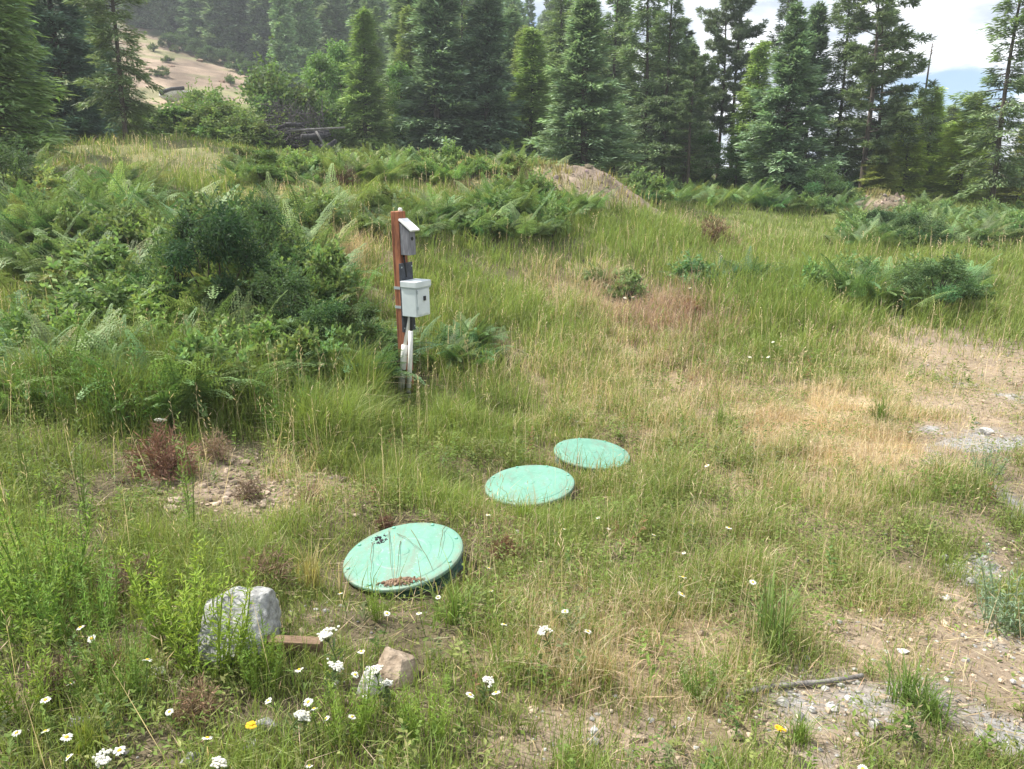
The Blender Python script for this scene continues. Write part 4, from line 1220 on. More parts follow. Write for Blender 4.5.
def flower(kind, u, v, label, s=1.0, group=None, k=None):
    """(u, v) is where the flower head shows; the root is found so that the head gets there"""
    src = {'d': DAISY, 'y': YARROW, 'g': DANDY}[kind]
    k = int(rng.integers(0, len(src))) if k is None else k
    hh = {'d': [.15, .11, .2], 'y': [.17, .13], 'g': [.12]}[kind][k] * s
    g = G(u, v); Y = g[1]
    for _ in range(8):
        p = at(u, v, Y); d = p[2] - (Hs(p[0], p[1]) + hh)
        Y += d * 1.6 if abs(d) > .002 else 0
        Y = max(1.6, Y)
    p = at(u, v, Y)
    nm = {'d': 'daisy', 'y': 'yarrow', 'g': 'yellow_flower'}[kind]
    t = put(nm, label, 'flower', src[k], (p[0], p[1], p[2] - hh), s, None, (1, 1, 1), group)
    t.rotation_euler = (rad(rng.uniform(-22, 24)), rad(rng.uniform(-24, 24)), t.rotation_euler.z)
    t.location = Vector(p) - t.rotation_euler.to_matrix() @ Vector((0, 0, hh)); t.location.z -= .01
    return t


g1 = 'daisies in the lower left weeds'
for u, v in [(80, 625), (91, 636), (147, 657)]:
    flower('d', u, v, 'white daisy by the dark feathery weed, left of the grey boulder', 1.0, 'daisies left of the boulder')
for u, v in [(169, 709), (66, 734), (45, 728), (16, 730), (68, 754), (119, 747), (207, 735), (45, 697), (70, 681)]:
    flower('d', u, v, 'white daisy over dry weeds in the lower left corner', 1.0, g1)
flower('y', 103, 754, 'white yarrow head over dry weeds in the lower left', 1.0)
flower('y', 220, 758, 'white yarrow head at bottom edge below the small yellow flower', 1.05)
flower('g', 251, 722, 'small yellow flower beside the smooth grey stone', .9)
flower('g', 781, 725, 'orange-yellow flower at the edge of the bare dirt', 1.0)
flower('d', 863, 766, 'large white daisy with yellow centre at the bottom edge on gravel', 1.1, k=1)
flower('y', 326, 630, 'largest white yarrow head, right above the short plank', 1.25)
flower('y', 337, 662, 'white yarrow head between the plank and the tan stone', 1.0)
flower('y', 374, 666, 'white yarrow head in front of the tan stone, over the pale rock', 1.1)
flower('y', 386, 680, 'white yarrow head low on the right side of the pale rock', .9)
flower('y', 302, 711, 'lowest white yarrow head of the cluster below the plank', 1.1)
for u, v in [(299, 667), (308, 699), (314, 706), (268, 698), (326, 716)]:
    flower('d', u, v, 'white daisy below the short plank, near the smooth grey stone', .95, 'daisies below the plank')
for u, v in [(361, 649), (365, 694), (352, 714), (309, 763), (355, 672)]:
    flower('d', u, v, 'white daisy around the pale rock and tan stone', .85, 'daisies around the tan stone')
for u, v in [(387, 611), (340, 591), (419, 611), (438, 595)]:
    flower('d', u, v, 'white daisy just in front of the nearest green lid', .8, 'daisies in front of the nearest lid')
for u, v in [(470, 692), (496, 690)]:
    flower('d', u, v, 'one of two white daisies side by side at lower centre', 1.0, 'pair of daisies at lower centre', k=0)
flower('y', 488, 677, 'cream yarrow head just above the pair of daisies', .8)
flower('y', 543, 628, 'white flat yarrow head between the two lone daisies', .9)
flower('d', 565, 609, 'lone white daisy in the reddish grass right of the nearest lid', 1.0, k=0)
flower('d', 588, 629, 'lone pale daisy in dry grass at lower centre', 1.1, k=1)
for u, v in [(683, 575), (682, 592)]:
    flower('d', u, v, 'one of two white daisies one above the other in short grass', 1.2, 'stacked pair of daisies', k=0)
flower('d', 729, 526, 'white daisy alone in the grass right of the middle lid', 1.1, k=0)
flower('d', 753, 580, 'white daisy above the tall rushy tuft', 1.0, k=0)
flower('d', 707, 464, 'white daisy near the left end of the tan dry grass', 1.1, k=0)
for u, v in [(489, 566), (491, 589), (504, 622), (488, 513)]:
    flower('d', u, v, 'white daisy in rough grass between the nearest and middle lids', .8, 'daisies between the lids')
for u, v in [(560, 520), (565, 527), (609, 527), (598, 516), (654, 533), (684, 551)]:
    flower('d', u, v, 'small white daisy in the grass in front of the farthest lid', .7, 'daisies in front of the farthest lid')
for u, v in [(625, 297), (633, 296), (645, 298), (668, 285), (690, 287), (729, 307), (748, 309)]:
    flower('d', u, v, 'far white daisy in the meadow behind the reddish grass', 1.5, 'far meadow daisies')
for u, v in [(756, 343), (773, 341), (781, 345), (750, 356), (762, 356), (768, 356), (742, 340)]:
    flower('d', u, v, 'white daisy in the loose group above the tan dry grass', 1.1, 'loose daisy group in mid meadow')
flower('y', 160, 418, 'white umbel above the reddish brown dead bush', 1.3)


# ------------------------------------------------------------------ trees
def conifer(seed, Hh, R_, z0, spacing, per, el_lo, el_hi, sag, dens, L, W, col, p=.85, tipc=1.35, fill=1.0, tr=.13, gap=.08, hang=0.):
    r = np.random.default_rng(seed); tk = MB(); cr = MB()
    ph = r.uniform(0, 6); lobe = r.uniform(.72, 1.15, (5, 9))
    zz = np.linspace(-.4, Hh, 14)
    axis = np.stack([.06 * np.sin(zz * .5 + ph), .06 * np.cos(zz * .4 + ph), zz], 1)
    tk.tube(axis, tr * (1 - np.clip(zz / Hh, 0, 1)) ** .8 + .012, n=9)
    z = z0
    while z < Hh - .15:
        t = (z - z0) / (Hh - z0)
        for k in range(per):
            if r.random() < gap: continue
            az = r.uniform(0, 6.283)
            bl = R_ * (1 - t) ** p * r.uniform(.45, 1.2) * lobe[int(az / 6.2832 * 5) % 5, int(t * 9) % 9] + .05
            if t < .12: bl *= .75 + .25 * t / .12
            el = rad(el_lo + (el_hi - el_lo) * t + r.normal(0, 15))
            zb = z + r.uniform(-spacing, spacing) * .5
            a = np.array([math.cos(az), math.sin(az), 0]); pe = np.array([-math.sin(az), math.cos(az), 0])
            b0 = np.array([np.interp(zb, zz, axis[:, 0]), np.interp(zb, zz, axis[:, 1]), zb])

            def P(s):
                s = np.asarray(s)[:, None]
                return b0 + a * (bl * s * math.cos(el)) + np.array([0, 0, 1.]) * (bl * (s * math.sin(el) - sag * s ** 2 + sag * .45 * s ** 4))
            if bl > .5:
                tk.tube(P(np.linspace(0, .85, 4)), [.012 + .012 * bl, .01 + .006 * bl, .008, .004], n=4, cap=False)
            n = int(dens * (bl + .25))
            s = r.uniform(.10, 1, n) ** .8; q = r.random(n); sg = r.choice([-1, 1], n)
            w = fill * bl * .42 * np.clip(1.06 - s, .04, 1) * np.clip(s * 4, .2, 1)
            lat = nrm(pe[None] * sg[:, None] * .8 + a[None] * .6)
            pos = P(s) + lat * (q * w)[:, None] + r.normal(0, .085, (n, 3)) - np.array([0, 0, 1.]) * (q * w * .22)[:, None]
            D = nrm(lat * .7 + a * .6 + r.normal(0, .33, (n, 3)) + np.array([0, 0, math.sin(el) * .5 - hang]))
            S = nrm(np.cross(D, np.array([0, 0, 1.]) + r.normal(0, .55, (n, 3))))
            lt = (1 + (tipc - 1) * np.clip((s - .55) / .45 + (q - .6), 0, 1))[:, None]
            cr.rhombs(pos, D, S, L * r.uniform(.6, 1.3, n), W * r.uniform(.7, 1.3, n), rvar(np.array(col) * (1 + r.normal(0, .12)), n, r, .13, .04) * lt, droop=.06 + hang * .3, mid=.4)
        z += spacing * r.uniform(.8, 1.2)
    if z0 > 1:
        for k in range(16):
            az = r.uniform(0, 6.283); zb = r.uniform(.5, z0 + 1.5); L_ = r.uniform(.3, 1.0)
            b0 = np.array([0, 0, zb]); e = b0 + np.array([math.cos(az) * L_, math.sin(az) * L_, r.normal(-.08, .15)])
            tk.tube([b0, (b0 + e) / 2 + r.normal(0, .04, 3), e], [.014, .01, .004], n=4, cap=False)
    # leader
    n = 40; s = r.uniform(0, 1, n); aa = r.uniform(0, 6.28, n)
    D = nrm(np.stack([np.cos(aa) * .6, np.sin(aa) * .6, np.ones(n)], 1))
    cr.rhombs(np.stack([axis[-1, 0] + 0 * s, axis[-1, 1] + 0 * s, Hh - .7 * s], 1), D, nrm(np.cross(D, r.normal(0, 1, (n, 3)))), L * .8, W, rvar(col, n, r))
    return [('trunk', tk.mesh('trunk', M_BARK, True)), ('crown', cr.mesh('crown', M_NEEDLE))]


def pine(seed, Hh, R_, z0, nl, col, tuft=34, L=.26, W=.04, tr=.09, prof='dome', ntuft=10):
    """open crown: bare trunk, irregular limbs, needle tufts near the ends"""
    r = np.random.default_rng(seed); tk = MB(); cr = MB(); ph = r.uniform(0, 6)
    zz = np.linspace(-.4, Hh, 14)
    axis = np.stack([.09 * np.sin(zz * .45 + ph) * zz / Hh, .09 * np.cos(zz * .4 + ph) * zz / Hh, zz], 1)
    tk.tube(axis, tr * (1 - np.clip(zz / Hh, 0, 1) * .93) ** .9, n=9)
    for k in range(nl):
        t = (k + r.random()) / nl; zb = z0 + (Hh - z0) * t
        if prof == 'dome': f = (1 - t) ** .55 * min(1, .45 + t * 2.2)
        else: f = (1 - t) ** .9 * min(1, .6 + t * 2)
        bl = R_ * f * r.uniform(.5, 1.2) + .15
        az = r.uniform(0, 6.283); el = rad(-8 + 48 * t + r.normal(0, 11))
        a = np.array([math.cos(az), math.sin(az), 0]); b0 = np.array([np.interp(zb, zz, axis[:, 0]), np.interp(zb, zz, axis[:, 1]), zb])
        s = np.linspace(0, 1, 6)[:, None]; wob = np.cumsum(r.normal(0, .05 * bl, (6, 3)), 0); wob[0] = 0
        P = b0 + a * bl * s * math.cos(el) + np.array([0, 0, 1.]) * bl * (s * math.sin(el) + .16 * s ** 2.5) + wob * .6
        tk.tube(P, np.linspace(.012 + .012 * bl, .005, 6), n=4, cap=False)
        m = max(3, int(ntuft * (bl / R_ + .35)))
        for j in range(m):
            q = r.uniform(.3, 1.0) if j else 1.0
            c = np.array([np.interp(q, s[:, 0], P[:, i]) for i in range(3)]) + nrm(r.normal(0, 1, 3)) * np.array([1, 1, .55]) * r.uniform(.05, .34) * bl * (.5 + .5 * (1 - q)) * (j > 0)
            ax = nrm(a * .7 + np.array([0, 0, .55]) + r.normal(0, .4, 3))
            D = nrm(ax[None] * .75 + nrm(r.normal(0, 1, (tuft, 3))))
            base = c + ax * (r.random(tuft)[:, None] * .14 - .05)
            cr.rhombs(base, D, nrm(np.cross(D, r.normal(0, 1, (tuft, 3)))), L * r.uniform(.6, 1.25, tuft), W, rvar(np.array(col) * (1 + r.normal(0, .12)), tuft, r, .13, .04), mid=.5)
    return [('trunk', tk.mesh('trunk', M_BARK, True)), ('crown', cr.mesh('crown', M_NEEDLE))]


def broadleaf(seed, Hh, R_, col, n=9000, L=.13, W=.085):
    r = np.random.default_rng(seed); tk = MB(); cr = MB()
    tk.tube([(0, 0, -.3), (.05, .03, Hh * .4), (0, .08, Hh * .9)], [.09, .06, .012], n=7)
    lob = 44
    for k in range(lob):
        t = r.uniform(.08, 1); a = r.uniform(0, 6.283); q = math.sqrt(r.random()) * R_ * (1 - t ** 2.2 * .8)
        c = np.array([math.cos(a) * q, math.sin(a) * q, Hh * t])
        tk.tube([(0.02, .03, Hh * t * .7), tuple(c)], [.02, .005], n=4, cap=False)
        leaf_cloud(cr, c, R_ * r.uniform(.22, .42), n // lob, L, W, np.array(col) * (1 + r.normal(0, .14)), r, .3, 1.15)
    return [('trunk', tk.mesh('trunk', M_BARK, True)), ('crown', cr.mesh('crown', M_LEAF))]


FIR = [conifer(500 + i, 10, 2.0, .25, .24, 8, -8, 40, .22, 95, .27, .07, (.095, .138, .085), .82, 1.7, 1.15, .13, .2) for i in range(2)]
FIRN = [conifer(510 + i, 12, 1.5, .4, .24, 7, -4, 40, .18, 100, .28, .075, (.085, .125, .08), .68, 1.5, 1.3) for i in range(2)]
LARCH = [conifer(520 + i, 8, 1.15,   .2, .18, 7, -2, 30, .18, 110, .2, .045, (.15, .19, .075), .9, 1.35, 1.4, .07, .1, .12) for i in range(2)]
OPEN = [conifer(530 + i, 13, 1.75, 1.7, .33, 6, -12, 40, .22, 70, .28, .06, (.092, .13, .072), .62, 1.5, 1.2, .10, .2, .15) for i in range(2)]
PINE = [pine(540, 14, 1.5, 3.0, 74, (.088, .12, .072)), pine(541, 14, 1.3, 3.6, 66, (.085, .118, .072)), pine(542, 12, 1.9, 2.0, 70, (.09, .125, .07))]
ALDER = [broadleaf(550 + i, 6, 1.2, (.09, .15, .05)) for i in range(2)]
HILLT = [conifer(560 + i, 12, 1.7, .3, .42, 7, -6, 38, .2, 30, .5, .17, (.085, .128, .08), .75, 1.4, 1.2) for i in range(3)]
SNAG = conifer(570, 9, .5, 2, .5, 3, -5, 25, .1, 5, .15, .02, (.1, .08, .06), .6, 1, .6, .06, .3)
PROTO_H = {'FIR': 10, 'FIRN': 12, 'LARCH': 8, 'OPEN': 13, 'PINE0': 14, 'PINE1': 14, 'PINE2': 12, 'ALDER': 6, 'HILL': 12, 'SNAG': 9}
PROTO_R = {'FIR': 2.0, 'FIRN': 1.5, 'LARCH': 1.15, 'OPEN': 1.75, 'PINE0': 1.5, 'PINE1': 1.3, 'PINE2': 1.9, 'ALDER': 1.3, 'HILL': 1.7, 'SNAG': .5}


TREE_GAIN = {'LARCH': np.array([1.75, 1.55, 1.4]), 'FIRN': np.array([1.85, 1.6, 1.5]), 'FIR': np.array([1.75, 1.5, 1.35]), 'ALDER': 1.5, 'OPEN': np.array([1.85, 1.6, 1.45]), 'PINE0': np.array([1.8, 1.6, 1.5]), 'PINE1': np.array([1.8, 1.6, 1.5]), 'PINE2': np.array([1.8, 1.6, 1.45])}


def tree(u, Y, vtop, kind, k, wpx, label, tint=(1, 1, 1), name=None, cat='tree', group=None, vb=None):
    X = xof(u, 180 if vb is None else vb, Y); z = Hs(X, Y)
    h = EYE + slope(vtop) * Y - z
    parts = {'FIR': FIR, 'FIRN': FIRN, 'LARCH': LARCH, 'OPEN': OPEN, 'ALDER': ALDER, 'HILL': HILLT}.get(kind)
    parts = PINE[int(kind[-1])] if kind.startswith('PINE') else (SNAG if kind == 'SNAG' else parts[k])
    wpx *= {'FIRN': .8, 'OPEN': .85, 'FIR': .95}.get(kind, 1)
    sz = h / PROTO_H[kind]; s = wpx * Y / F / PROTO_R[kind]
    tint = tuple(np.array(tint) * TREE_GAIN.get(kind, 1.3) * 1.15)
    nm = name or {'FIR': 'fir_tree', 'FIRN': 'spruce_tree', 'LARCH': 'larch_tree', 'OPEN': 'conifer_tree', 'ALDER': 'alder_tree', 'SNAG': 'dead_tree'}.get(kind, 'pine_tree')
    return put(nm, label, cat, parts, (X, Y, z - .05), s, None, tint, group, sz)


tree(2, 16.5, -190, 'LARCH', 0, 62, 'big feathery olive conifer cut off by the left edge', (.62, .8, .85))
tree(-25, 20, -150, 'OPEN', 0, 60, 'dark conifer behind the big feathery one at the left edge', (1.1, 1.1, 1))
tree(72, 24, -130, 'FIR', 0, 58, 'dark blue-green fir left of the slender pine', (.75, .9, 1.25))
tree(40, 26, -100, 'FIRN', 1, 48, 'dark fir behind the dark blue-green one', (.8, .9, 1.1))
tree(132, 22.5, -150, 'OPEN', 1, 44, 'slender see-through pine with a bare dark trunk in front of the bare slope', (.85, .92, .85), 'pine_tree')
tree(105, 28, -60, 'FIRN', 0, 40, 'shaded conifer between the dark fir and the slender pine', (.9, 1, 1.05))
tree(324, 35, 52, 'ALDER', 0, 26, 'light green alder left of the bright narrow larch', (1.1, 1.1, 1))
tree(345, 36, 42, 'ALDER', 1, 24, 'taller pale alder touching the bright narrow larch', (1.1, 1.1, 1.15))
tree(369, 33, 6, 'LARCH', 1, 32, 'bright narrow larch standing above the fern ridge', (.72, .92, .82))
tree(404, 34, 62, 'ALDER', 0, 24, 'pale leafy tree right of the bright narrow larch', (.95, 1.0, 1))
tree(440, 33, -90, 'FIRN', 0, 50, 'broad dark spruce right of the pale leafy tree', (.95, 1.05, 1.1))
tree(415, 40, -70, 'FIRN', 1, 44, 'tall spruce behind the pale leafy tree', (1.15, 1.2, 1.2))
tree(488, 33, -60, 'FIRN', 1, 42, 'narrow dark spruce in the middle of the tree line', (.85, .95, 1.05))
tree(465, 41, -40, 'OPEN', 0, 40, 'conifer behind the two dark spruces', (1.1, 1.2, 1.2))
tree(530, 34, 28, 'LARCH', 0, 36, 'yellowish larch left of the big spreading fir', (.85, 1.05, 1))
tree(512, 42, 10, 'FIRN', 0, 36, 'spruce behind the yellowish larch', (1.1, 1.2, 1.2))
tree(583, 28, -14, 'FIR', 0, 56, 'big spreading fir directly behind the dirt mound', (1.05, 1.15, 1.25))
tree(560, 37, -40, 'OPEN', 1, 42, 'open conifer behind the big spreading fir, on its left', (.9, 1, 1))
tree(612, 36, -40, 'OPEN', 0, 40, 'open conifer behind the big spreading fir, on its right', (.9, 1, 1))
tree(642, 33, -70, 'OPEN', 1, 42, 'tall pine with a long pale trunk right of the big fir', (.85, .95, 1), 'pine_tree')
tree(663, 32, -45, 'OPEN', 0, 38, 'tall pine with a forked dark foot right of the pale-trunked pine', (.8, .9, .95), 'pine_tree')
tree(688, 31, 45, 'PINE2', 0, 40, 'shorter bushy pine left of the twin thin pines', (.8, .9, .9))
tree(672, 35, 20, 'PINE1', 0, 34, 'thin pine behind the shorter bushy pine', (.85, .9, .95))
tree(717, 36, -45, 'PINE0', 0, 30, 'left one of the twin thin pines against the white sky', (.9, .95, 1))
tree(730, 36.5, -40, 'PINE1', 0, 30, 'right one of the twin thin pines against the white sky', (.9, .95, 1))
tree(752, 34, 40, 'LARCH', 0, 32, 'thin green larch left of the dense dark fir', (.9, 1.1, 1))
tree(783, 28.5, 2, 'FIR', 1, 50, 'dense dark fir with foliage down to the ferns', (.85, .98, 1.05))
tree(803, 33, 2, 'FIRN', 0, 36, 'spruce close behind the dense dark fir', (.9, 1.0, 1.05))
tree(774, 36, -30, 'OPEN', 0, 30, 'tall conifer top rising behind the dense dark fir', (.8, .85, .9))
tree(833, 33, -80, 'OPEN', 1, 34, 'tall pine with a straight bare trunk right of the dense dark fir', (.8, .88, .9), 'pine_tree')
tree(862, 31.5, -55, 'PINE2', 0, 62, 'broad open-crowned pine against the sky', (.85, .92, .9))
tree(872, 34, 10, 'PINE0', 0, 40, 'pine close behind the broad open-crowned one', (.85, .92, .9))
tree(917, 34, 42, 'SNAG', 0, 14, 'thin dead tree top against the clouds', (1, 1, 1))
tree(926, 33, 84, 'LARCH', 1, 26, 'pointed young larch under the patch of sky', (1.15, 1.3, 1.1))
tree(903, 32, 112, 'LARCH', 0, 26, 'small yellow-green larch right of the broad pine', (1.5, 1.6, 1.1))
tree(880, 31, 140, 'LARCH', 1, 24, 'low bushy larch beneath the broad open-crowned pine', (1, 1, .9))
tree(962, 31, 92, 'LARCH', 0, 34, 'yellow-green larch left of the tall right-hand pine', (1.5, 1.6, 1.1))
tree(943, 34, 120, 'LARCH', 1, 26, 'dull larch behind the yellow-green ones', (1.1, 1.3, 1.1))
tree(994, 27, -70, 'OPEN', 0, 50, 'tall thin-crowned conifer with hanging twigs near the right edge', (.85, .95, .9))
tree(1022, 30, 118, 'LARCH', 1, 32, 'yellow-green larch at the right edge', (1.35, 1.25, .85))
tree(736, 31, 138, 'ALDER', 1, 22, 'small leafy sapling under the twin thin pines', (.8, .85, .8))
tree(706, 33, 132, 'ALDER', 0, 22, 'small leafy sapling under the shorter bushy pine', (.7, .75, .75))
tree(845, 33, 150, 'ALDER', 1, 24, 'small sapling among the trunks under the broad pine', (.85, .85, .8))
tree(755, 36, 100, 'FIRN', 1, 26, 'half-hidden young spruce beside the dense dark fir', (.85, .95, 1))
r_ = np.random.default_rng(77)
for i in range(44):
    u = r_.uniform(380, 1020) if i < 26 else r_.uniform(395, 690); Y = r_.uniform(38, 58)
    vt = r_.uniform(60, 125) if 690 < u < 950 else r_.uniform(0, 70)
    if 690 < u: vt = max(vt, 104)
    tree(u, Y, vt, ['FIRN', 'OPEN', 'LARCH'][i % 3], i % 2, r_.uniform(20, 34), 'shadowy conifer deep in the wood behind the front trees', (.85, .95, 1), 'conifer_tree', 'tree', 'conifers deep in the wood')

# wooded hillside: single-mesh far trees, each a thing
n_h = -70; pts = []
CUTP = CUT.copy()
while n_h < 240:
    Y = r_.uniform(64, 165); X = r_.uniform(-.66 * Y, 22 + .02 * Y)
    if n_h < 0: Y = r_.uniform(84, 128); X = (r_.uniform(120, 320) - 512) / F * Y / 1.07
    if X > 10 and Y < 95: continue
    # keep off the bare slope and its line of sight
    if poly(CUTP[:, 0], CUTP[:, 1], np.array([X]), np.array([Y]))[0]: continue
    u = 512 + X / Y * F * 1.05
    z = Hs(X, Y)
    if n_h >= 0 and Y < 92 and u < 285: continue
    if n_h < 0 and u < 262 and slope(22 + (u - 128) * .37) * Y + EYE > z: continue
    if any((X - a) ** 2 + (Y - b) ** 2 < 5 for a, b in pts): continue
    pts.append((X, Y)); n_h += 1
    k = n_h % 3; hh = r_.uniform(9, 16)
    o = link('hillside_conifer', HILLT[k][1][1], None, (X, Y, z - .2)); s = r_.uniform(.8, 1.35)
    o.scale = (s, s, hh / 12); o.rotation_euler = (0, 0, r_.uniform(0, 6.28))
    g = 1 + r_.normal(0, .15); g *= 1.7; o.color = (g * 1.1, g * r_.uniform(.95, 1.15), g * .9, 1)
    tag(o, 'far dark conifer in the forest on the hill', 'tree', 'conifers on the far hillside')

# low growth along the crest of the bare slope
for i, (u, v) in enumerate([(170, 48), (184, 52), (197, 56), (210, 62), (225, 66), (238, 72), (252, 78)]):
    p = G(u, v)
    put('bush', 'small green bush along the crest of the bare slope', 'bush', [('stems', SHRUB_BRIGHT[i % 3][0]), ('foliage', SHRUB_BRIGHT[i % 3][1])], p, .8, None, (.7, .75, .8), 'bushes along the bare crest', .6)

r5 = np.random.default_rng(5)
for i in range(12):
    p = G(r5.uniform(150, 240), r5.uniform(50, 90))
    if not poly(CUTP[:, 0], CUTP[:, 1], p[:1], p[1:2])[0]: continue
    if i % 3:
        put('shrub', 'tiny green shrub growing on the bare cut slope', 'shrub', [('stems', LEAFY[i % 2][0]), ('foliage', LEAFY[i % 2][1])], p, r5.uniform(.9, 1.6), None, (.7, .7, .6), 'tiny shrubs on the bare slope', r5.uniform(.7, 1.2))
    else:
        o = link('rock', rock_mesh('rock', M_DIRT, .5, .4, .3, i + 90, 3), None, tuple(p)); o.scale = (r5.uniform(.5, .9),) * 3
        tag(o, 'tan rock lying out on the bare cut slope', 'rock', 'rocks on the bare slope')
# pale rocks and dark log at the foot of the bare slope
for u, v, s, lab in [(176, 95, .8, 'wide pale rock at the foot of the bare slope'), (186, 95, .6, 'smaller pale rock right of the wide one below the bare slope'), (168, 97, .55, 'grey rock left of the wide pale one below the bare slope')]:
    p = at(u, v, 47); o = link('rock', rock_mesh('rock', M_ROCKW, s, s * .8, s * .55, int(u)), None, (p[0], 47, max(p[2], Hs(p[0], 47) + .1)))
    tag(o, lab, 'rock')
mb = MB(); a = at(160, 93, 46.6); b = at(184, 88, 46.6); mb.tube([a, (a + b) / 2 + [0, 0, .06], b], [.14, .13, .1], n=8)
tag(obj('log', mb, M_CHAR, smooth=True), 'dark log lying over the pale rocks below the bare slope', 'log')

# charred log pile
for i in range(26):
    u = r_.uniform(274, 344); Y = 25 + r_.uniform(-.9, 1.2); X = xof(u, 145, Y)
    hm_ = max(.15, 1.0 - abs(u - 302) / 45)
    c = np.array([X, Y, Hs(X, Y) + .08 + hm_ * r_.random()]); a = r_.normal(0, .5); L = r_.uniform(.5, 1.2)
    d = np.array([math.cos(a), math.sin(a) * .8, r_.normal(0, .16)]) * L * .5
    mb = MB(); mb.tube([c - d, c + r_.normal(0, .03, 3), c + d], np.array([.075, .07, .05]) * r_.uniform(.5, 1.3), n=8)
    tag(obj('charred_log', mb, M_CHAR, smooth=True), 'blackened log in the burnt pile behind the fern ridge', 'log', 'blackened logs in the burnt pile')
mb = MB(); P = np.array([at(290, 131, 24.4), at(312, 129.5, 24.4), at(345, 127.5, 24.4)]); mb.tube(P, [.04, .035, .025], n=8)
tag(obj('fallen_log', mb, solid_mat('bare_trunk', (.11, .105, .1), (.22, .21, .2), 5, .9, .4), smooth=True), 'long bare grey trunk lying across the burnt pile', 'log')
mb = MB(); P = np.array([at(316, 131, 24.2), at(321, 140, 24.2), at(327, 150, 24.2)]); mb.tube(P, [.03, .035, .04], n=6)
tag(obj('leaning_pole', mb, MATS['bare_trunk'], smooth=True), 'thin grey pole leaning on the burnt pile', 'pole')
mb = MB()
for i in range(260):
    u = r_.uniform(268, 325); Yb = 25.2 + r_.uniform(-.8, .8); Xb = xof(u, 140, Yb); c = np.array([Xb, Yb, Hs(Xb, Yb) + .1 + r_.random() * 1.3])
    d = nrm(r_.normal(0, 1, 3)) * r_.uniform(.15, .5); mb.tube([c - d, c + r_.normal(0, .04, 3), c + d], [.012, .01, .005], (.09, .08, .085), n=3, cap=False)
tag(obj('brushwood', mb, M_TWIG), 'tangled grey brushwood over the burnt pile', 'brushwood', kind='stuff')


# ------------------------------------------------------------------ dirt mounds
def mound(u, v, Y, rx, ry, hh, seed, label):
    X = xof(u, v, Y); mb = MB(); n = 90
    gx, gy = np.meshgrid(np.linspace(-1.5, 1.5, n), np.linspace(-1.5, 1.5, n))
    q = np.hypot(gx, gy)
    f = np.exp(-(q * 1.2) ** 3.2)
    x = X + gx * rx; y = Y + gy * ry
    z = H(x, y) - .12 + f * hh * (.75 + .5 * fbm(x * 1.2, y * 1.2, seed)) + (fbm(x * 2.5, y * 2.5, seed + 2) - .5) * .3 * f
    i, j = np.meshgrid(np.arange(n - 1), np.arange(n - 1)); a = (j * n + i).ravel()
    Q = np.stack([a, a + 1, a + n + 1, a + n], 1)
    Q = Q[(f.ravel()[Q].max(1) > .02)]
    c = np.array([.235, .185, .14]) * (.55 + .9 * fbm(x * 2, y * 2, seed + 5)).ravel()[:, None]
    g = np.clip((fbm(x * 1.1, y * 1.1, seed + 8).ravel() - .5) * 5, 0, .6)[:, None]
    c = c * (1 - g) + np.array([.2, .19, .08]) * g
    mb.add(np.stack([x, y, z], -1).reshape(-1, 3), None, Q, c)
    o = obj('dirt_mound', mb, M_GROUND, smooth=True)
    tag(o, label, 'mound')
    # straw growing on it
    r = np.random.default_rng(seed); k = 2200
    gx = r.normal(0, .75, k); gy = r.normal(0, .75, k); f = np.exp(-(np.hypot(gx, gy) * 1.2) ** 3.2)
    x = X + gx * rx; y = Y + gy * ry; z = H(x, y) - .14 + f * hh * (.75 + .5 * fbm(x * 1.2, y * 1.2, seed)) + (fbm(x * 2.5, y * 2.5, seed + 2) - .5) * .3 * f
    kk = fbm(x * 1.1, y * 1.1, seed + 8) > (.46 if rx > 2 else .6)
    x, y, z = x[kk], y[kk], z[kk]; n = len(x); az = r.uniform(0, 6.28, n)
    D = nrm(np.stack([np.cos(az) * .4, np.sin(az) * .4, np.ones(n)], 1)); m2 = MB()
    m2.rhombs(np.stack([x, y, z], 1), D, nrm(np.stack([-np.sin(az), np.cos(az), 0 * az], 1)), r.uniform(.12, .32, n), .025, rvar((.28, .25, .11), n, r, .25), mid=.3)
    obj('straw', m2, M_GRASS, o)
    m3 = MB(); v, f3 = ICO; k = 420
    gx = r.normal(0, .6, k); gy = r.normal(0, .6, k); f = np.exp(-(np.hypot(gx, gy) * 1.2) ** 3.2); x = X + gx * rx; y = Y + gy * ry
    z = H(x, y) - .12 + f * hh * (.75 + .5 * fbm(x * 1.2, y * 1.2, seed)) + (fbm(x * 2.5, y * 2.5, seed + 2) - .5) * .3 * f
    for q in range(k):
        if f[q] > .15: m3.add(v * np.exp(r.normal(-3.8, .5)) * r.uniform(.6, 1.3, 3) * (1 + r.normal(0, .13, (12, 1))) + [x[q], y[q], z[q]], f3, None, rvar((.25, .2, .155), 1, r, .3)[0])
    tag(obj('clods', m3, M_TWIG, o), kind='stuff')


mound(566, 189, 19.6, 2.7, 1.7, .45, 71, 'bare brown dirt mound in front of the big spreading fir')
mound(880, 204, 25.5, 1.3, 1.0, .62, 74, 'low brown dirt heap in the ferns at right')

# ------------------------------------------------------------------ camera, light, sky, air
cam = bpy.data.cameras.new('Camera'); co = bpy.data.objects.new('Camera', cam); COL.objects.link(co)
co.location = (0, 0, EYE); co.rotation_euler = (rad(90) - PITCH, 0, 0)
cam.sensor_fit = 'HORIZONTAL'; cam.sensor_width = 36; cam.lens = F / 1024 * 36
cam.clip_end = 3000
sc.camera = co

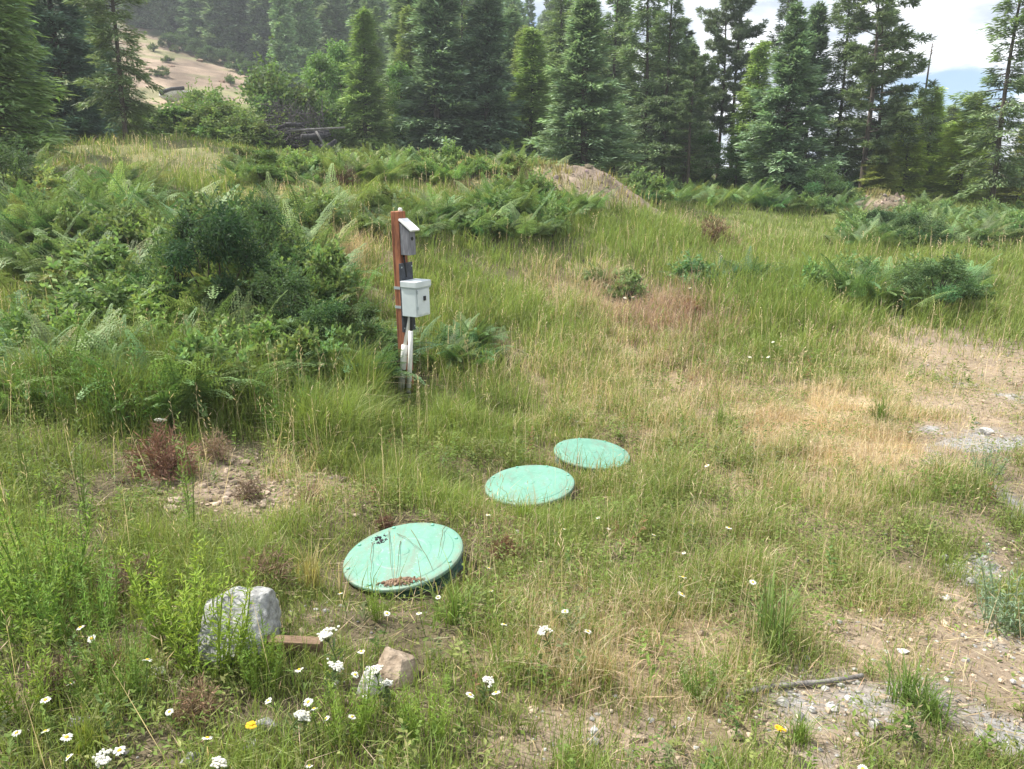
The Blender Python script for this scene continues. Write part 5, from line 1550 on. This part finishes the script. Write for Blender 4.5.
SUN_EL, SUN_AZ = 56.0, -72.0        # azimuth from +Y, towards -X
sd = Vector((math.sin(rad(SUN_AZ)) * math.cos(rad(SUN_EL)), math.cos(rad(SUN_AZ)) * math.cos(rad(SUN_EL)), math.sin(rad(SUN_EL))))
sun = bpy.data.lights.new('Sun', 'SUN'); so = bpy.data.objects.new('Sun', sun); COL.objects.link(so)
so.rotation_euler = (-sd).to_track_quat('-Z', 'Y').to_euler()
sun.energy = 4.3; sun.angle = rad(.6); sun.color = (1, .95, .87)

w = bpy.data.worlds.new('World'); sc.world = w; w.use_nodes = True
nt = w.node_tree; nt.nodes.clear(); N = nt.nodes.new; L = nt.links.new
out = N('ShaderNodeOutputWorld'); bg = N('ShaderNodeBackground'); bg.inputs['Strength'].default_value = .15
sky = N('ShaderNodeTexSky'); sky.sky_type = 'NISHITA'; sky.sun_disc = False
sky.sun_elevation = rad(SUN_EL); sky.sun_rotation = rad(SUN_AZ); sky.air_density = 1.2; sky.dust_density = .4
tc = N('ShaderNodeTexCoord'); sep = N('ShaderNodeSeparateXYZ'); L(tc.outputs['Generated'], sep.inputs[0])
zc = N('ShaderNodeMath'); zc.operation = 'MAXIMUM'; zc.inputs[1].default_value = 0; L(sep.outputs[2], zc.inputs[0])
za = N('ShaderNodeMath'); za.operation = 'ADD'; za.inputs[1].default_value = .22; L(zc.outputs[0], za.inputs[0])
dv = N('ShaderNodeVectorMath'); dv.operation = 'DIVIDE'; L(tc.outputs['Generated'], dv.inputs[0])
cb = N('ShaderNodeCombineXYZ'); [L(za.outputs[0], cb.inputs[i]) for i in range(3)]; L(cb.outputs[0], dv.inputs[1])
mp = N('ShaderNodeMapping'); mp.inputs['Location'].default_value = (3.1, 1.7, 0); mp.inputs['Scale'].default_value = (1.1, 1.1, 1.6)
L(dv.outputs[0], mp.inputs['Vector'])
nz = N('ShaderNodeTexNoise'); nz.inputs['Scale'].default_value = 1.5; nz.inputs['Detail'].default_value = 9; nz.inputs['Roughness'].default_value = .56
L(mp.outputs[0], nz.inputs['Vector'])
# a blue gap in the cloud, low in the sky ahead right
gd = (at(958, 86, 100) - np.array([0, 0, EYE])); gd = gd / np.linalg.norm(gd)
dt = N('ShaderNodeVectorMath'); dt.operation = 'DISTANCE'
sq = N('ShaderNodeVectorMath'); sq.operation = 'MULTIPLY'; sq.inputs[1].default_value = (1, 1, 2.2)
L(tc.outputs['Generated'], sq.inputs[0]); L(sq.outputs[0], dt.inputs[0]); dt.inputs[1].default_value = (gd[0], gd[1], gd[2] * 2.2)
gap = N('ShaderNodeMapRange'); gap.inputs[1].default_value = .0; gap.inputs[2].default_value = .10; gap.inputs[3].default_value = .5; gap.inputs[4].default_value = 0
L(dt.outputs['Value'], gap.inputs[0])
sb = N('ShaderNodeMath'); sb.operation = 'SUBTRACT'; L(nz.outputs['Fac'], sb.inputs[0]); L(gap.outputs[0], sb.inputs[1])
mr = N('ShaderNodeMapRange'); mr.interpolation_type = 'SMOOTHSTEP'; mr.inputs[1].default_value = .3; mr.inputs[2].default_value = .44
L(sb.outputs[0], mr.inputs[0])
n2 = N('ShaderNodeTexNoise'); n2.inputs['Scale'].default_value = 3.1; n2.inputs['Detail'].default_value = 6
L(mp.outputs[0], n2.inputs['Vector'])
cr = N('ShaderNodeValToRGB'); cr.color_ramp.elements[0].position = .38; cr.color_ramp.elements[1].position = .6
cr.color_ramp.elements[0].color = (1.9, 2.15, 2.6, 1); cr.color_ramp.elements[1].color = (4.9, 5.0, 5.2, 1)
L(n2.outputs['Fac'], cr.inputs[0])
mx = N('ShaderNodeMix'); mx.data_type = 'RGBA'
sk = N('ShaderNodeMix'); sk.data_type = 'RGBA'; sk.blend_type = 'MULTIPLY'; sk.inputs[0].default_value = 1; sk.inputs[7].default_value = (.30, .37, .50, 1); L(sky.outputs[0], sk.inputs[6])
L(mr.outputs[0], mx.inputs[0]); L(sk.outputs[2], mx.inputs[6]); L(cr.outputs[0], mx.inputs[7])
L(mx.outputs[2], bg.inputs['Color']); L(bg.outputs[0], out.inputs['Surface'])

# air
hm = bpy.data.materials.new('haze_air'); hm.use_nodes = True; nt = hm.node_tree; nt.nodes.clear()
o_ = nt.nodes.new('ShaderNodeOutputMaterial'); pv = nt.nodes.new('ShaderNodeVolumePrincipled')
pv.inputs['Density'].default_value = .0012; pv.inputs['Color'].default_value = (.86, .93, 1, 1); pv.inputs['Anisotropy'].default_value = .3
nt.links.new(pv.outputs[0], o_.inputs['Volume'])
zt = H(np.random.default_rng(1).uniform(-260, 260, 6000), np.random.default_rng(2).uniform(-60, 295, 6000)); allz = [zt.min(), zt.max()]
print('terrain z', allz)
mb = MB(); mb.box(-265, 265, -62, 300, float(allz[0]) - 4, float(allz[1]) + 24)
hz = obj('haze', mb, hm); tag(hz, 'thin bluish summer haze in the air', 'haze', kind='stuff')

sc.render.engine = 'CYCLES'
cy = sc.cycles
cy.max_bounces = 6; cy.diffuse_bounces = 3; cy.glossy_bounces = 2; cy.transmission_bounces = 3; cy.transparent_max_bounces = 4; cy.volume_bounces = 0
cy.use_denoising = True
try:
    cy.denoising_input_passes = 'RGB_ALBEDO_NORMAL'; cy.denoising_prefilter = 'ACCURATE'
except Exception:
    pass
try:
    cy.denoiser = 'OPENIMAGEDENOISE'
except Exception:
    pass
vs = sc.view_settings
sc.display_settings.display_device = 'sRGB'
vs.view_transform = 'Standard'; vs.look = 'None'; vs.exposure = 1.25; vs.gamma = 1.0; vs.use_curve_mapping = False
